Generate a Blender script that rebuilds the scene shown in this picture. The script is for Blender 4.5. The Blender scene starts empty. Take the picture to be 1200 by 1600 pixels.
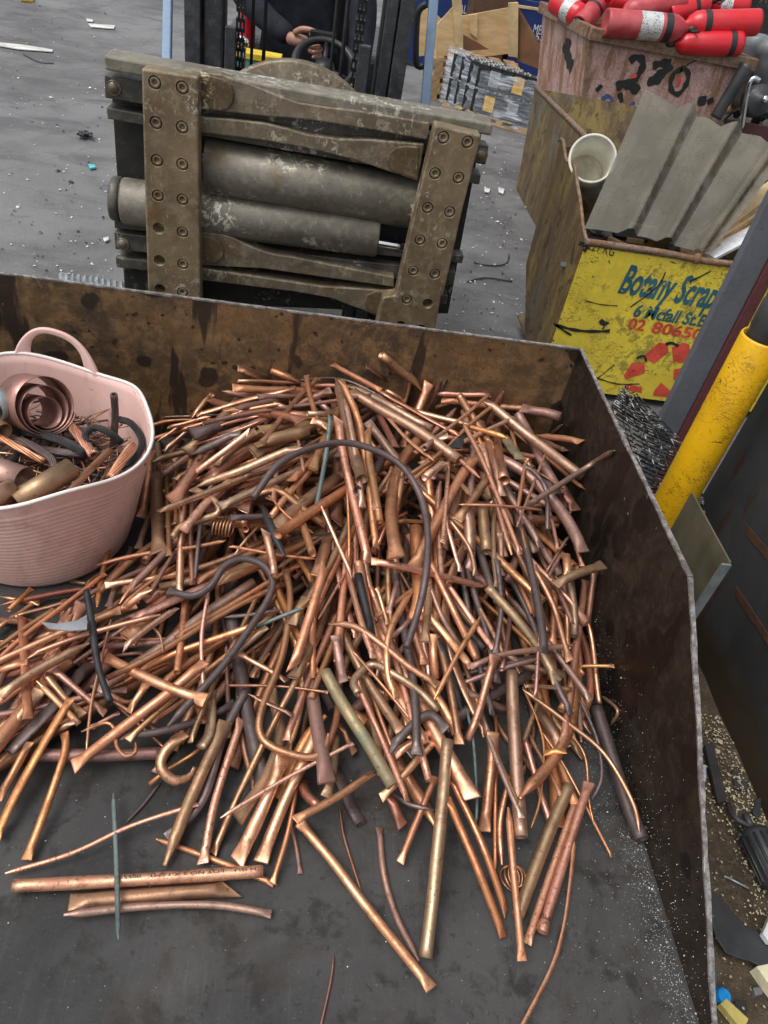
import bpy, bmesh, math, random
import numpy as np
from mathutils import Vector, Matrix
R = math.radians
rnd = random.Random(11)
sc = bpy.context.scene
col = sc.collection

# ---------------------------------------------------------------- camera (1200 x 1600 photograph, f = 1150 px)
F = 1150.0
H = 1.30          # camera height above the bin floor (z = 0)
G = -0.14         # yard level
def _rx(a):
    c, s = math.cos(a), math.sin(a); return np.array([[1, 0, 0], [0, c, -s], [0, s, c]])
def _rz(a):
    c, s = math.cos(a), math.sin(a); return np.array([[c, -s, 0], [s, c, 0], [0, 0, 1]])
CM = _rz(R(12.11)) @ _rx(R(40.44)) @ np.array([[1, 0, 0], [0, 0, -1], [0, 1, 0.]]) @ _rz(R(10.12))   # world -> camera (x right, y down, z ahead)
CO = np.array([0, 0, H])
right, down, fwd = CM.T @ [1, 0, 0], CM.T @ [0, 1, 0], CM.T @ [0, 0, 1]
cam = bpy.data.cameras.new('camera'); cam.lens = 36 * F / 1600; cam.sensor_width = 36; cam.clip_end = 600; cam.clip_start = 0.02
co = bpy.data.objects.new('camera', cam); col.objects.link(co)
m = Matrix.Identity(4)
for i in range(3):
    m[i][0], m[i][1], m[i][2], m[i][3] = right[i], -down[i], -fwd[i], CO[i]
co.matrix_world = m
sc.camera = co

# ---------------------------------------------------------------- overcast daylight
SUN_EL, SUN_AZ = 63, -118      # azimuth: degrees from +Y towards +X
w = bpy.data.worlds.new('World'); sc.world = w; w.use_nodes = True
nt = w.node_tree; nt.nodes.clear()
sky = nt.nodes.new('ShaderNodeTexSky'); sky.sky_type = 'NISHITA'; sky.sun_disc = False
sky.sun_elevation = R(SUN_EL); sky.sun_rotation = R(SUN_AZ); sky.air_density = 1.0; sky.dust_density = 4.0; sky.ozone_density = 1.0
hs = nt.nodes.new('ShaderNodeHueSaturation'); hs.inputs['Saturation'].default_value = 0.22
bg = nt.nodes.new('ShaderNodeBackground'); bg.inputs['Strength'].default_value = 0.15
wo = nt.nodes.new('ShaderNodeOutputWorld')
nt.links.new(sky.outputs[0], hs.inputs['Color']); nt.links.new(hs.outputs[0], bg.inputs[0]); nt.links.new(bg.outputs[0], wo.inputs[0])
sl = bpy.data.lights.new('sun', 'SUN'); sl.energy = 1.15; sl.angle = R(34); sl.color = (1, .97, .93)
so = bpy.data.objects.new('sun', sl); col.objects.link(so)
sd = Vector((math.sin(R(SUN_AZ)) * math.cos(R(SUN_EL)), math.cos(R(SUN_AZ)) * math.cos(R(SUN_EL)), math.sin(R(SUN_EL))))
so.rotation_euler = sd.to_track_quat('Z', 'Y').to_euler(); so.location = (0, 0, 6)
sc.view_settings.view_transform = 'Standard'; sc.view_settings.look = 'None'
sc.view_settings.gamma = 1.0; sc.view_settings.exposure = 0.32
sc.view_settings.use_curve_mapping = False

# ---------------------------------------------------------------- pixel of the photograph -> point of the place
def ray(x, y): return CM.T @ np.array([x - 600, y - 800, F])
def atX(x, y, X): d = ray(x, y); return CO + d * (X / d[0])
def atY(x, y, Y): d = ray(x, y); return CO + d * (Y / d[1])
def atZ(x, y, Z): d = ray(x, y); return CO + d * ((Z - H) / d[2])
def dep(x, y, d): return CO + ray(x, y) / F * d
def depth(P): return float(CM[2] @ (np.asarray(P) - CO))
def px(P): q = CM @ (np.asarray(P, float) - CO); return 600 + F * q[0] / q[2], 800 + F * q[1] / q[2]
def zat(X, Y, py):
    lo, hi = -3.0, 3.0
    for _ in range(40):
        mid = (lo + hi) / 2
        if px((X, Y, mid))[1] > py: lo = mid
        else: hi = mid
    return lo

# ---------------------------------------------------------------- mesh building
def nrm(v): v = np.asarray(v, float); return v / (np.linalg.norm(v) + 1e-12)
def catmull(P, step):
    P = [np.asarray(p, float) for p in P]
    if len(P) == 2:
        n = max(2, int(np.linalg.norm(P[1] - P[0]) / step) + 1)
        return np.array([P[0] + (P[1] - P[0]) * t for t in np.linspace(0, 1, n)])
    Q = [2 * P[0] - P[1]] + P + [2 * P[-1] - P[-2]]
    out = []
    for i in range(1, len(Q) - 2):
        a, b, c, d = Q[i - 1:i + 3]
        n = max(2, int(np.linalg.norm(c - b) / step) + 1)
        for t in np.linspace(0, 1, n, endpoint=False):
            out.append(.5 * (2 * b + (c - a) * t + (2 * a - 5 * b + 4 * c - d) * t * t + (3 * b - a - 3 * c + d) * t ** 3))
    out.append(P[-1])
    return np.array(out)
class MB:
    def __init__(s): s.v = []; s.f = []; s.s = []; s.m = []
    def add(s, vs, fs, smooth=False, mi=0):
        o = len(s.v); s.v.extend([tuple(map(float, p)) for p in vs])
        for f in fs: s.f.append([i + o for i in f]); s.s.append(smooth); s.m.append(mi)
        return s
    def box(s, c, size, M=None, mi=0):
        c = np.asarray(c, float); h = np.asarray(size, float) / 2; M = np.eye(3) if M is None else M
        vs = [c + M @ (h * [x, y, z]) for z in (-1, 1) for y in (-1, 1) for x in (-1, 1)]
        return s.add(vs, [(0, 2, 3, 1), (4, 5, 7, 6), (0, 1, 5, 4), (2, 6, 7, 3), (0, 4, 6, 2), (1, 3, 7, 5)], mi=mi)
    def span(s, a, b, mi=0):
        a, b = np.asarray(a, float), np.asarray(b, float); return s.box((a + b) / 2, np.abs(b - a), mi=mi)
    def prism(s, poly, vec, mi=0):
        P = [np.asarray(p, float) for p in poly]; n = len(P); vec = np.asarray(vec, float)
        return s.add(P + [p + vec for p in P], [list(range(n)), list(range(2 * n - 1, n - 1, -1))] + [[i, i + n, (i + 1) % n + n, (i + 1) % n] for i in range(n)], mi=mi)
    def pY(s, pts, Y, t, mi=0): return s.prism([atY(x, y, Y) for x, y in pts], (0, t, 0), mi)
    def pX(s, pts, X, t, mi=0): return s.prism([atX(x, y, X) for x, y in pts], (t, 0, 0), mi)
    def tube(s, path, r, n=8, caps=True, mi=0, ref=(0, 0, 1)):
        P = np.asarray(path, float); N = len(P)
        rr = np.full(N, r) if np.isscalar(r) else np.asarray(r, float)
        T = np.gradient(P, axis=0); ref = np.asarray(ref, float)
        vs = []; U = None
        for i in range(N):
            t = nrm(T[i])
            if U is None:
                k = ref if abs(t @ ref) < .95 else np.array([1, 0, 0.]); U = nrm(np.cross(t, k))
            else: U = nrm(U - t * (U @ t))
            V = np.cross(t, U)
            for k in range(n):
                a = 2 * math.pi * k / n; vs.append(P[i] + rr[i] * (math.cos(a) * U + math.sin(a) * V))
        fs = [[i * n + k, i * n + (k + 1) % n, (i + 1) * n + (k + 1) % n, (i + 1) * n + k] for i in range(N - 1) for k in range(n)]
        s.add(vs, fs, True, mi)
        if caps:
            o = len(s.v) - N * n
            s.f += [[o + k for k in range(n)][::-1], [o + (N - 1) * n + k for k in range(n)]]; s.s += [False, False]; s.m += [mi, mi]
        return s
    def lathe(s, prof, org, axis, n=20, mi=0, smooth=True):
        org = np.asarray(org, float); A = nrm(axis); k = np.array([0, 0, 1.]) if abs(A[2]) < .9 else np.array([1, 0, 0.])
        U = nrm(np.cross(A, k)); V = np.cross(A, U); vs = []
        for r, z in prof:
            for i in range(n):
                a = 2 * math.pi * i / n; vs.append(org + A * z + r * (math.cos(a) * U + math.sin(a) * V))
        fs = [[j * n + i, j * n + (i + 1) % n, (j + 1) * n + (i + 1) % n, (j + 1) * n + i] for j in range(len(prof) - 1) for i in range(n)]
        return s.add(vs, fs, smooth, mi)
    def build(s, name, mats, parent=None, bevel=0, loc=None, fix=True):
        V = np.array(s.v)
        if loc is None: loc = parent_loc(parent) if parent is not None else np.append((V.min(0)[:2] + V.max(0)[:2]) / 2, V[:, 2].min())
        loc = np.asarray(loc, float)
        me = bpy.data.meshes.new(name); me.from_pydata((V - loc).tolist(), [], s.f)
        mats = mats if isinstance(mats, (list, tuple)) else [mats]
        for mm in mats: me.materials.append(mm)
        me.polygons.foreach_set('use_smooth', s.s); me.polygons.foreach_set('material_index', s.m)
        if fix:
            bm = bmesh.new(); bm.from_mesh(me); bmesh.ops.recalc_face_normals(bm, faces=bm.faces); bm.to_mesh(me); bm.free()
        me.update()
        o = bpy.data.objects.new(name, me); col.objects.link(o)
        if parent is not None: o.parent = parent
        else: o.location = loc
        if bevel:
            b = o.modifiers.new('bevel', 'BEVEL'); b.width = bevel; b.segments = 2; b.limit_method = 'ANGLE'; b.angle_limit = R(40)
        return o
def parent_loc(p):
    v = np.zeros(3)
    while p is not None: v += np.array(p.location); p = p.parent
    return v
def tag(o, label=None, cat=None, group=None, kind=None):
    if label: o['label'] = label
    if cat: o['category'] = cat
    if group: o['group'] = group
    if kind: o['kind'] = kind
    return o
def thing(name, label, cat, loc, group=None):
    o = bpy.data.objects.new(name, None); col.objects.link(o); o.location = loc; o.empty_display_size = .05
    return tag(o, label, cat, group)
def copy_tree(o, parent=None):
    c = o.copy(); col.objects.link(c)
    if parent is not None: c.parent = parent
    for ch in list(o.children): copy_tree(ch, c)
    return c
def bake(o):     # apply the object's modifiers
    dg = bpy.context.evaluated_depsgraph_get(); me = bpy.data.meshes.new_from_object(o.evaluated_get(dg)); o.modifiers.clear(); o.data = me
    return o
def text2d(s, shear=0.0, bold=0.0):
    cu = bpy.data.curves.new('t', 'FONT'); cu.body = s; cu.shear = shear; cu.offset = bold; cu.resolution_u = 4
    t = bpy.data.objects.new('t', cu); col.objects.link(t)
    dg = bpy.context.evaluated_depsgraph_get(); me = bpy.data.meshes.new_from_object(t.evaluated_get(dg))
    V = np.array([v.co[:2] for v in me.vertices]); Fs = [list(p.vertices) for p in me.polygons]
    bpy.data.objects.remove(t); bpy.data.curves.remove(cu); bpy.data.meshes.remove(me)
    V[:, 0] -= V[:, 0].min(); V[:, 0] /= V[:, 0].max(); return V, Fs
def letter(mb, s, P0, P1, up, h, shear=0, mi=0, bold=0.0):   # text from P0 to P1 (baseline), capital height h along 'up'
    V, Fs = text2d(s, shear, bold); P0, P1, up = map(lambda q: np.asarray(q, float), (P0, P1, up))
    return mb.add([P0 + (P1 - P0) * v[0] + up * (v[1] / .69 * h) for v in V], Fs, mi=mi)
def ribbon(mb, pts, wd, mi=0, normal=(0, -1, 0)):    # a painted stroke lying in a plane
    P = catmull(pts, .02); T = np.gradient(P, axis=0); vs = []
    for i, p in enumerate(P):
        s_ = nrm(np.cross(T[i], normal)); k = wd * (.5 + .25 * math.sin(i * 1.7) * .5)
        vs += [p + s_ * k, p - s_ * k]
    return mb.add(vs, [[2 * i, 2 * i + 1, 2 * i + 3, 2 * i + 2] for i in range(len(P) - 1)], mi=mi)
# ---------------------------------------------------------------- materials
class NT:
    def __init__(s, name):
        s.mat = bpy.data.materials.new(name); s.mat.use_nodes = True; s.t = s.mat.node_tree; s.t.nodes.clear()
        s.out = s.t.nodes.new('ShaderNodeOutputMaterial'); s.b = s.t.nodes.new('ShaderNodeBsdfPrincipled')
        s.t.links.new(s.b.outputs[0], s.out.inputs[0]); s.tc = s.t.nodes.new('ShaderNodeTexCoord'); s.o = s.tc.outputs['Object']
    def put(s, v, i):
        if hasattr(v, 'is_output') or isinstance(v, bpy.types.NodeSocket): s.t.links.new(v, i)
        elif isinstance(v, tuple) and len(v) == 3 and i.type == 'RGBA': i.default_value = (*v, 1)
        else: i.default_value = v
    def set(s, **k):
        for a, v in k.items(): s.put(v, s.b.inputs[{'base': 'Base Color', 'metal': 'Metallic', 'rough': 'Roughness', 'normal': 'Normal', 'alpha': 'Alpha', 'trans': 'Transmission Weight', 'coat': 'Coat Weight', 'spec': 'Specular IOR Level', 'sss': 'Subsurface Weight', 'coatr': 'Coat Roughness'}[a]])
        return s.mat
    def map(s, scale=(1, 1, 1), rot=(0, 0, 0), src=None):
        n = s.t.nodes.new('ShaderNodeMapping'); n.inputs['Scale'].default_value = scale; n.inputs['Rotation'].default_value = rot; s.put(src or s.o, n.inputs[0]); return n.outputs[0]
    def noise(s, sc_, det=4, ro=.55, dist=0, vec=None, colr=False):
        n = s.t.nodes.new('ShaderNodeTexNoise'); n.inputs['Scale'].default_value = sc_; n.inputs['Detail'].default_value = det; n.inputs['Roughness'].default_value = ro; n.inputs['Distortion'].default_value = dist
        s.put(vec or s.o, n.inputs['Vector']); return n.outputs[1 if colr else 0]
    def voro(s, sc_, feat='F1', vec=None, out='Distance', rand=1):
        n = s.t.nodes.new('ShaderNodeTexVoronoi'); n.feature = feat; n.inputs['Scale'].default_value = sc_; n.inputs['Randomness'].default_value = rand; s.put(vec or s.o, n.inputs['Vector']); return n.outputs[out]
    def wave(s, sc_, dist=0, vec=None, dirn='X'):
        n = s.t.nodes.new('ShaderNodeTexWave'); n.bands_direction = dirn; n.inputs['Scale'].default_value = sc_; n.inputs['Distortion'].default_value = dist; s.put(vec or s.o, n.inputs['Vector']); return n.outputs[1]
    def step(s, v, a, b):           # 0 below a, 1 above b
        n = s.t.nodes.new('ShaderNodeMapRange'); n.interpolation_type = 'SMOOTHSTEP'
        if a < b: n.inputs[1].default_value, n.inputs[2].default_value = a, b
        else: n.inputs[1].default_value, n.inputs[2].default_value, n.inputs[3].default_value, n.inputs[4].default_value = b, a, 1, 0
        s.put(v, n.inputs[0]); return n.outputs[0]
    def lin(s, v, a, b, c, d):
        n = s.t.nodes.new('ShaderNodeMapRange'); 
        for i, q in enumerate((a, b, c, d)): n.inputs[i + 1].default_value = q
        s.put(v, n.inputs[0]); return n.outputs[0]
    def mix(s, f, a, b, mode='MIX'):
        n = s.t.nodes.new('ShaderNodeMix'); n.data_type = 'RGBA'; n.blend_type = mode; s.put(f, n.inputs[0]); s.put(a, n.inputs[6]); s.put(b, n.inputs[7]); return n.outputs[2]
    def math(s, op, a, b=0.0, clamp=False):
        n = s.t.nodes.new('ShaderNodeMath'); n.operation = op; n.use_clamp = clamp; s.put(a, n.inputs[0]); s.put(b, n.inputs[1]); return n.outputs[0]
    def bump(s, h, st=.3, d=.002):
        n = s.t.nodes.new('ShaderNodeBump'); n.inputs['Strength'].default_value = st; n.inputs['Distance'].default_value = d; s.put(h, n.inputs['Height']); return n.outputs[0]
    def hsv(s, c, h=.5, sa=1., v=1.):
        n = s.t.nodes.new('ShaderNodeHueSaturation'); s.put(h, n.inputs[0]); s.put(sa, n.inputs[1]); s.put(v, n.inputs[2]); s.put(c, n.inputs[4]); return n.outputs[0]
    def rand(s):
        n = s.t.nodes.new('ShaderNodeObjectInfo'); g = s.t.nodes.new('ShaderNodeNewGeometry')
        return s.math('FRACT', s.math('ADD', n.outputs['Random'], g.outputs['Random Per Island']))
M = {}
def plain(name, base, rough=.5, metal=0., vary=.25, sc_=12, bump=.15, spec=.5):
    n = NT(name); f = n.noise(sc_, 5, .6); g = n.noise(sc_ * 9, 3, .6)
    d = tuple(c * (1 - vary) for c in base); l = tuple(min(1, c * (1 + vary)) for c in base)
    c = n.mix(n.step(f, .3, .7), d, l); c = n.mix(n.math('MULTIPLY', n.step(g, .55, .75), .35), c, tuple(x * .55 for x in base))
    M[name] = n.set(base=c, rough=n.lin(g, .3, .7, rough * .8, min(1, rough * 1.2)), metal=metal, normal=n.bump(n.math('ADD', f, g), bump, .0015), spec=spec); return M[name]
# --- copper: bright, tarnished, dusty
def copper(name, base, dark, tarn, rough=.40, metal=.9, spots=0.0, gre=0.0):
    n = NT(name); r = n.rand(); r2_ = n.math('FRACT', n.math('MULTIPLY', r, 7.3)); r3_ = n.math('FRACT', n.math('MULTIPLY', r, 3.7))
    f = n.noise(8, 5, .62, .6); m_ = n.noise(28, 5, .65, .4); g = n.noise(75, 4, .7, .2); fine = n.noise(320, 2, .6)
    b = n.hsv(base, n.lin(r, 0, 1, .488, .512), n.lin(r2_, 0, 1, .84, 1.08), n.lin(r3_, 0, 1, .70, 1.12))
    tf = n.step(n.math('ADD', n.math('ADD', f, n.lin(r2_, 0, 1, -.09, .09)), n.lin(m_, 0, 1, -.16, .16)), .72 - tarn * .5, .90 - tarn * .38)
    c = n.mix(n.math('MULTIPLY', tf, .85), b, dark)
    c = n.mix(n.math('MULTIPLY', n.step(m_, .52, .66), .5), c, tuple(x * .8 for x in dark))
    sp = n.math('MAXIMUM', n.step(fine, .62 - spots * .08, .69 - spots * .08), n.step(n.noise(105, 3, .6), .64 - spots * .06, .67 - spots * .06))
    c = n.mix(n.math('MULTIPLY', sp, .5 + spots * .35), c, tuple(x * .28 for x in dark))
    if gre: c = n.mix(n.math('MULTIPLY', n.step(n.noise(16, 5, .7), .66 - gre * .20, .74 - gre * .18), .6), c, (.17, .21, .15))
    ro = n.math('ADD', n.lin(g, .3, .7, rough - .15, rough + .12), n.math('MULTIPLY', tf, .12))
    M[name] = n.set(base=c, metal=n.lin(tf, 0, 1, metal, metal * .55), rough=ro, normal=n.bump(n.math('ADD', n.math('ADD', m_, n.math('MULTIPLY', g, .5)), n.math('MULTIPLY', fine, .15)), .32, .0014)); return M[name]
copper('copper_bright', (.84, .42, .25), (.44, .19, .095), .62, .43)
copper('copper_pink', (.84, .44, .30), (.46, .215, .14), .6, .45, spots=.35)
copper('copper_orange', (.82, .39, .195), (.42, .175, .07), .62, .43)
copper('copper_brown', (.60, .31, .165), (.29, .14, .07), .6, .43, spots=.1)
copper('copper_olive', (.50, .30, .175), (.25, .145, .085), .62, .45, .8, gre=.1)
copper('copper_mauve', (.47, .265, .205), (.22, .125, .10), .7, .47, .75)
copper('copper_dark', (.21, .15, .14), (.085, .066, .066), .7, .47, .7)
copper('copper_red', (.46, .20, .125), (.235, .095, .06), .6, .44, .85)
copper('copper_black', (.05, .05, .055), (.02, .02, .024), .7, .5, .3)
copper('copper_green', (.40, .30, .17), (.22, .185, .11), .7, .5, .6, gre=.5)
copper('copper_teal', (.14, .19, .18), (.05, .07, .075), .6, .55, .4, gre=.4)
CK = dict(b='copper_bright', p='copper_pink', y='copper_orange', w='copper_brown', o='copper_olive', m='copper_mauve', d='copper_dark', r='copper_red', k='copper_black', g='copper_green', t='copper_teal')
# --- bin
n = NT('steel_floor')
f = n.noise(2.2, 6, .62, .6); g = n.noise(14, 5, .65, .3); h = n.noise(180, 3, .7); st = n.noise(6, 4, .6, 0, n.map((14, 1.1, 1), (0, 0, .1)))
c = n.mix(n.step(f, .35, .68), (.026, .0255, .0252), (.066, .0645, .0635)); c = n.mix(n.math('MULTIPLY', n.step(st, .5, .72), .15), c, (.085, .083, .08))
c = n.mix(n.math('MULTIPLY', n.step(g, .52, .66), .75), c, (.016, .015, .014)); c = n.mix(n.math('MULTIPLY', n.step(n.noise(5, 5, .6), .62, .70), .4), c, (.04, .027, .018))
for an in (.25, -.5, 1.2):
    sl_ = n.noise(9, 3, .6, .2, n.map((26, .9, 1), (0, 0, an))); c = n.mix(n.math('MULTIPLY', n.math('MULTIPLY', n.step(sl_, .64, .67), n.step(n.noise(3, 3, .6), .52, .66)), .22), c, (.12, .118, .115))
c = n.mix(n.math('MULTIPLY', n.step(n.noise(3.4, 6, .7, .5), .56, .66), .55), c, (.035, .022, .013)); c = n.mix(n.math('MULTIPLY', n.step(n.noise(55, 5, .75), .58, .66), .6), c, (.013, .012, .012))
c = n.mix(n.math('MULTIPLY', n.step(h, .66, .70), .5), c, (.16, .155, .15))
M['steel_floor'] = n.set(base=c, metal=.0, spec=.28, rough=n.lin(n.math('ADD', f, n.math('MULTIPLY', g, .5)), .5, 1.0, .34, .62), normal=n.bump(n.math('ADD', n.math('MULTIPLY', g, .6), n.math('MULTIPLY', h, .25)), .5, .002))
def rustwall(name, a, b, stain, dens, rough):
    n = NT(name); f = n.noise(3.2, 6, .65, .5); g = n.noise(22, 6, .7, .3); h = n.noise(120, 4, .7)
    c = n.mix(n.step(f, .36, .66), a, b); c = n.mix(n.math('MULTIPLY', n.step(g, .42, .68), .7), c, tuple(x * 1.7 for x in b)); c = n.mix(n.math('MULTIPLY', n.step(h, .5, .68), .45), c, tuple(x * .4 for x in a))
    c = n.mix(n.math('MULTIPLY', n.math('MULTIPLY', n.step(n.noise(60, 5, .75), .50, .64), n.step(n.noise(4, 4, .6), .42, .6)), .6), c, tuple(min(1, x * 1.9) for x in b))
    wob = n.mix(.06, n.o, n.noise(9, 3, .6, 0, None, True))
    vd = n.math('ADD', n.voro(9, 'F1', wob), n.lin(n.noise(3, 3, .6), .2, .8, -.16, .26)); vb = n.math('ADD', n.voro(26, 'F1', wob), n.lin(n.noise(5, 3, .6), .2, .8, -.1, .34))
    drip = n.noise(5, 4, .55, .2, n.map((2.0, 1.0, .28), (0, R(8), 0)))
    s1 = n.math('MAXIMUM', n.step(vd, .32, .26), n.math('MAXIMUM', n.step(vb, .27, .21), n.step(drip, .555, .59)))
    s1 = n.math('MULTIPLY', s1, dens)
    c = n.mix(s1, c, stain); sp = n.step(n.noise(75, 3, .6, 0, n.map((1, 1, .6), (.5, .3, .2))), .725, .75)
    c = n.mix(n.math('MULTIPLY', sp, .6), c, (.42, .38, .33)); 
    M[name] = n.set(base=c, rough=n.math('SUBTRACT', n.lin(g, .3, .7, rough, rough + .16), n.math('MULTIPLY', s1, .18)), metal=.2, normal=n.bump(n.math('ADD', g, h), .35, .002)); return M[name]
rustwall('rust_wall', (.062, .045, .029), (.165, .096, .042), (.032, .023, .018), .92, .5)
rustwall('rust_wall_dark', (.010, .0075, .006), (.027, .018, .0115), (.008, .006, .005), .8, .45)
n = NT('worn_edge'); g = n.noise(60, 4, .7); c = n.mix(n.step(g, .4, .65), (.17, .155, .145), (.40, .38, .37)); M['worn_edge'] = n.set(base=c, metal=.45, rough=.5, normal=n.bump(g, .7, .004))
# --- yard
n = NT('concrete'); f = n.noise(.7, 6, .6, .4); g = n.noise(5, 6, .7, .5); h = n.noise(60, 4, .75); st = n.noise(2.2, 6, .7, .5, n.map((.9, 1.3, 1), (0, 0, .15)))
c = n.mix(n.step(f, .35, .65), (.085, .085, .086), (.185, .185, .186)); c = n.mix(n.math('MULTIPLY', n.step(g, .38, .70), .5), c, (.20, .20, .20)); c = n.mix(n.math('MULTIPLY', n.step(st, .48, .64), .6), c, (.06, .06, .063))
c = n.mix(n.math('MULTIPLY', n.step(h, .60, .70), .6), c, (.04, .04, .042)); c = n.mix(n.math('MULTIPLY', n.step(n.noise(38, 3, .6, .2, n.map((1, 2.2, 1))), .69, .715), .7), c, (.42, .42, .42))
ck = n.voro(1.1, 'DISTANCE_TO_EDGE', n.mix(.12, n.o, n.noise(3, 4, .6, 0, None, True))); c = n.mix(n.math('MULTIPLY', n.step(ck, .008, .003), .22), c, (.03, .03, .03))
M['concrete'] = n.set(base=c, rough=n.lin(g, .3, .7, .55, .85), normal=n.bump(n.math('ADD', g, h), .5, .006))
n = NT('dirt'); f = n.noise(4, 6, .65, .4); g = n.noise(40, 6, .75); h = n.noise(160, 3, .7)
c = n.mix(n.step(f, .35, .65), (.045, .032, .019), (.105, .076, .045)); c = n.mix(n.math('MULTIPLY', n.step(g, .45, .7), .6), c, (.145, .112, .072)); c = n.mix(n.math('MULTIPLY', n.step(h, .66, .72), .7), c, (.32, .29, .22))
M['dirt'] = n.set(base=c, rough=.9, normal=n.bump(n.math('ADD', g, h), 1, .006))
# --- machine steel
def oily(name, base, worn, fleck, rough=.5, metal=.35, rust=(.16, .075, .022), fl=.5, edge=0):
    n = NT(name); f = n.noise(5, 6, .65, .5); g = n.noise(34, 5, .7, .3); h = n.noise(150, 3, .7); sv = n.noise(30, 3, .6, .4, n.map((5, 5, 1), (.3, .4, .2)))
    c = n.mix(n.step(f, .35, .65), tuple(x * .62 for x in base), base); c = n.mix(n.math('MULTIPLY', n.step(g, .45, .68), .5), c, worn)
    c = n.mix(n.math('MULTIPLY', n.step(n.noise(7, 5, .7), .55, .68), .55), c, rust)
    c = n.mix(n.math('MULTIPLY', n.step(sv, .66, .72), .45), c, tuple(min(1, x * 2.2) for x in worn))
    msk = n.math('MULTIPLY', n.step(n.noise(6, 3, .6), .52, .66), n.step(n.noise(48, 4, .75, .6), .575 - fl * .05, .605 - fl * .05)); c = n.mix(n.math('MULTIPLY', msk, .85), c, fleck)
    c = n.mix(n.math('MULTIPLY', n.step(h, .62, .72), .35), c, tuple(x * .3 for x in base))
    if edge:
        bv = n.t.nodes.new('ShaderNodeBevel'); bv.samples = 4; bv.inputs[0].default_value = .007; ge = n.t.nodes.new('ShaderNodeNewGeometry'); dt = n.t.nodes.new('ShaderNodeVectorMath'); dt.operation = 'DOT_PRODUCT'; n.put(bv.outputs[0], dt.inputs[0]); n.put(ge.outputs['Normal'], dt.inputs[1])
        c = n.mix(n.math('MULTIPLY', n.math('MULTIPLY', n.step(dt.outputs['Value'], .985, .90), n.step(g, .38, .58)), edge), c, (.42, .385, .30))
    M[name] = n.set(base=c, metal=metal, rough=n.lin(g, .3, .7, rough - .12, rough + .15), normal=n.bump(n.math('ADD', g, h), .4, .0018)); return M[name]
oily('clamp_plate', (0.251, 0.186, 0.108), (0.373, 0.289, 0.177), (0.578, 0.550, 0.454), .48, .3, edge=.7)
oily('clamp_arm', (0.212, 0.173, 0.120), (0.359, 0.294, 0.208), (0.522, 0.481, 0.344), .48, .35, edge=.7)
oily('clamp_cylinder', (0.199, 0.181, 0.149), (0.295, 0.264, 0.188), (0.688, 0.660, 0.522), .46, .35, rust=(.15, .09, .035), fl=1.0)
oily('clamp_rail', (0.103, 0.097, 0.081), (0.172, 0.160, 0.138), (0.522, 0.509, 0.454), .5, .35, rust=(.05, .045, .035))
oily('clamp_top', (0.241, 0.218, 0.172), (0.345, 0.316, 0.253), (0.625, 0.613, 0.550), .55, .3, rust=(.13, .11, .08), edge=.7)
oily('clamp_back', (.026, .025, .023), (.045, .043, .038), (.3, .3, .28), .6, .2, rust=(.03, .026, .02))
oily('weld_bead', (.17, .12, .065), (.30, .23, .13), (.62, .55, .33), .5, .4, fl=.9)
oily('mast_steel', (.066, .070, .078), (.105, .11, .12), (.20, .2, .2), .45, .4, rust=(.055, .05, .045), fl=-.4)
oily('chain_steel', (.022, .022, .024), (.05, .05, .052), (.1, .1, .1), .4, .6, fl=-1)
plain('chrome', (.75, .78, .80), .12, 1.0, .08, 6, .02)
plain('guard_blue', (.20, .30, .43), .42, 0, .15, 8, .1); plain('teal_paint', (.10, .36, .33), .5); plain('stripe_yellow', (.75, .52, .04), .5)
plain('black_plastic', (.015, .015, .017), .42, 0, .3, 30, .1); plain('rubber', (.028, .030, .033), .55, 0, .3, 10, .3); plain('dark_hole', (.008, .008, .008), .9)
plain('jacket', (.016, .018, .026), .85, 0, .35, 18, .5, .2); plain('trousers', (.02, .021, .028), .85, 0, .3, 18, .5, .2)
n = NT('skin'); f = n.noise(30, 4, .6); M['skin'] = n.set(base=n.mix(f, (.30, .15, .105), (.44, .235, .17)), rough=.5, sss=.08, normal=n.bump(f, .3, .001))
plain('hair', (.03, .022, .016), .7)
# --- tub
n = NT('tub_pink'); f = n.noise(4, 5, .6, .3); g = n.noise(40, 5, .65); sm = n.noise(10, 5, .7, .3, n.map((1, 1, .35)))
c = n.mix(n.step(f, .3, .7), (.70, .44, .39), (.80, .54, .485)); c = n.mix(n.math('MULTIPLY', n.step(sm, .50, .70), .5), c, (.38, .23, .20)); c = n.mix(n.math('MULTIPLY', n.step(n.noise(13, 6, .75, .2, n.map((1, 1, 2.4), (.4, .5, .2))), .62, .66), .55), c, (.16, .10, .09))
M['tub_pink'] = n.set(base=c, rough=n.lin(g, .3, .7, .4, .6), sss=.05, normal=n.bump(g, .12, .001))
plain('tub_rim', (.80, .72, .68), .4, 0, .06, 20, .05)
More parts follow.
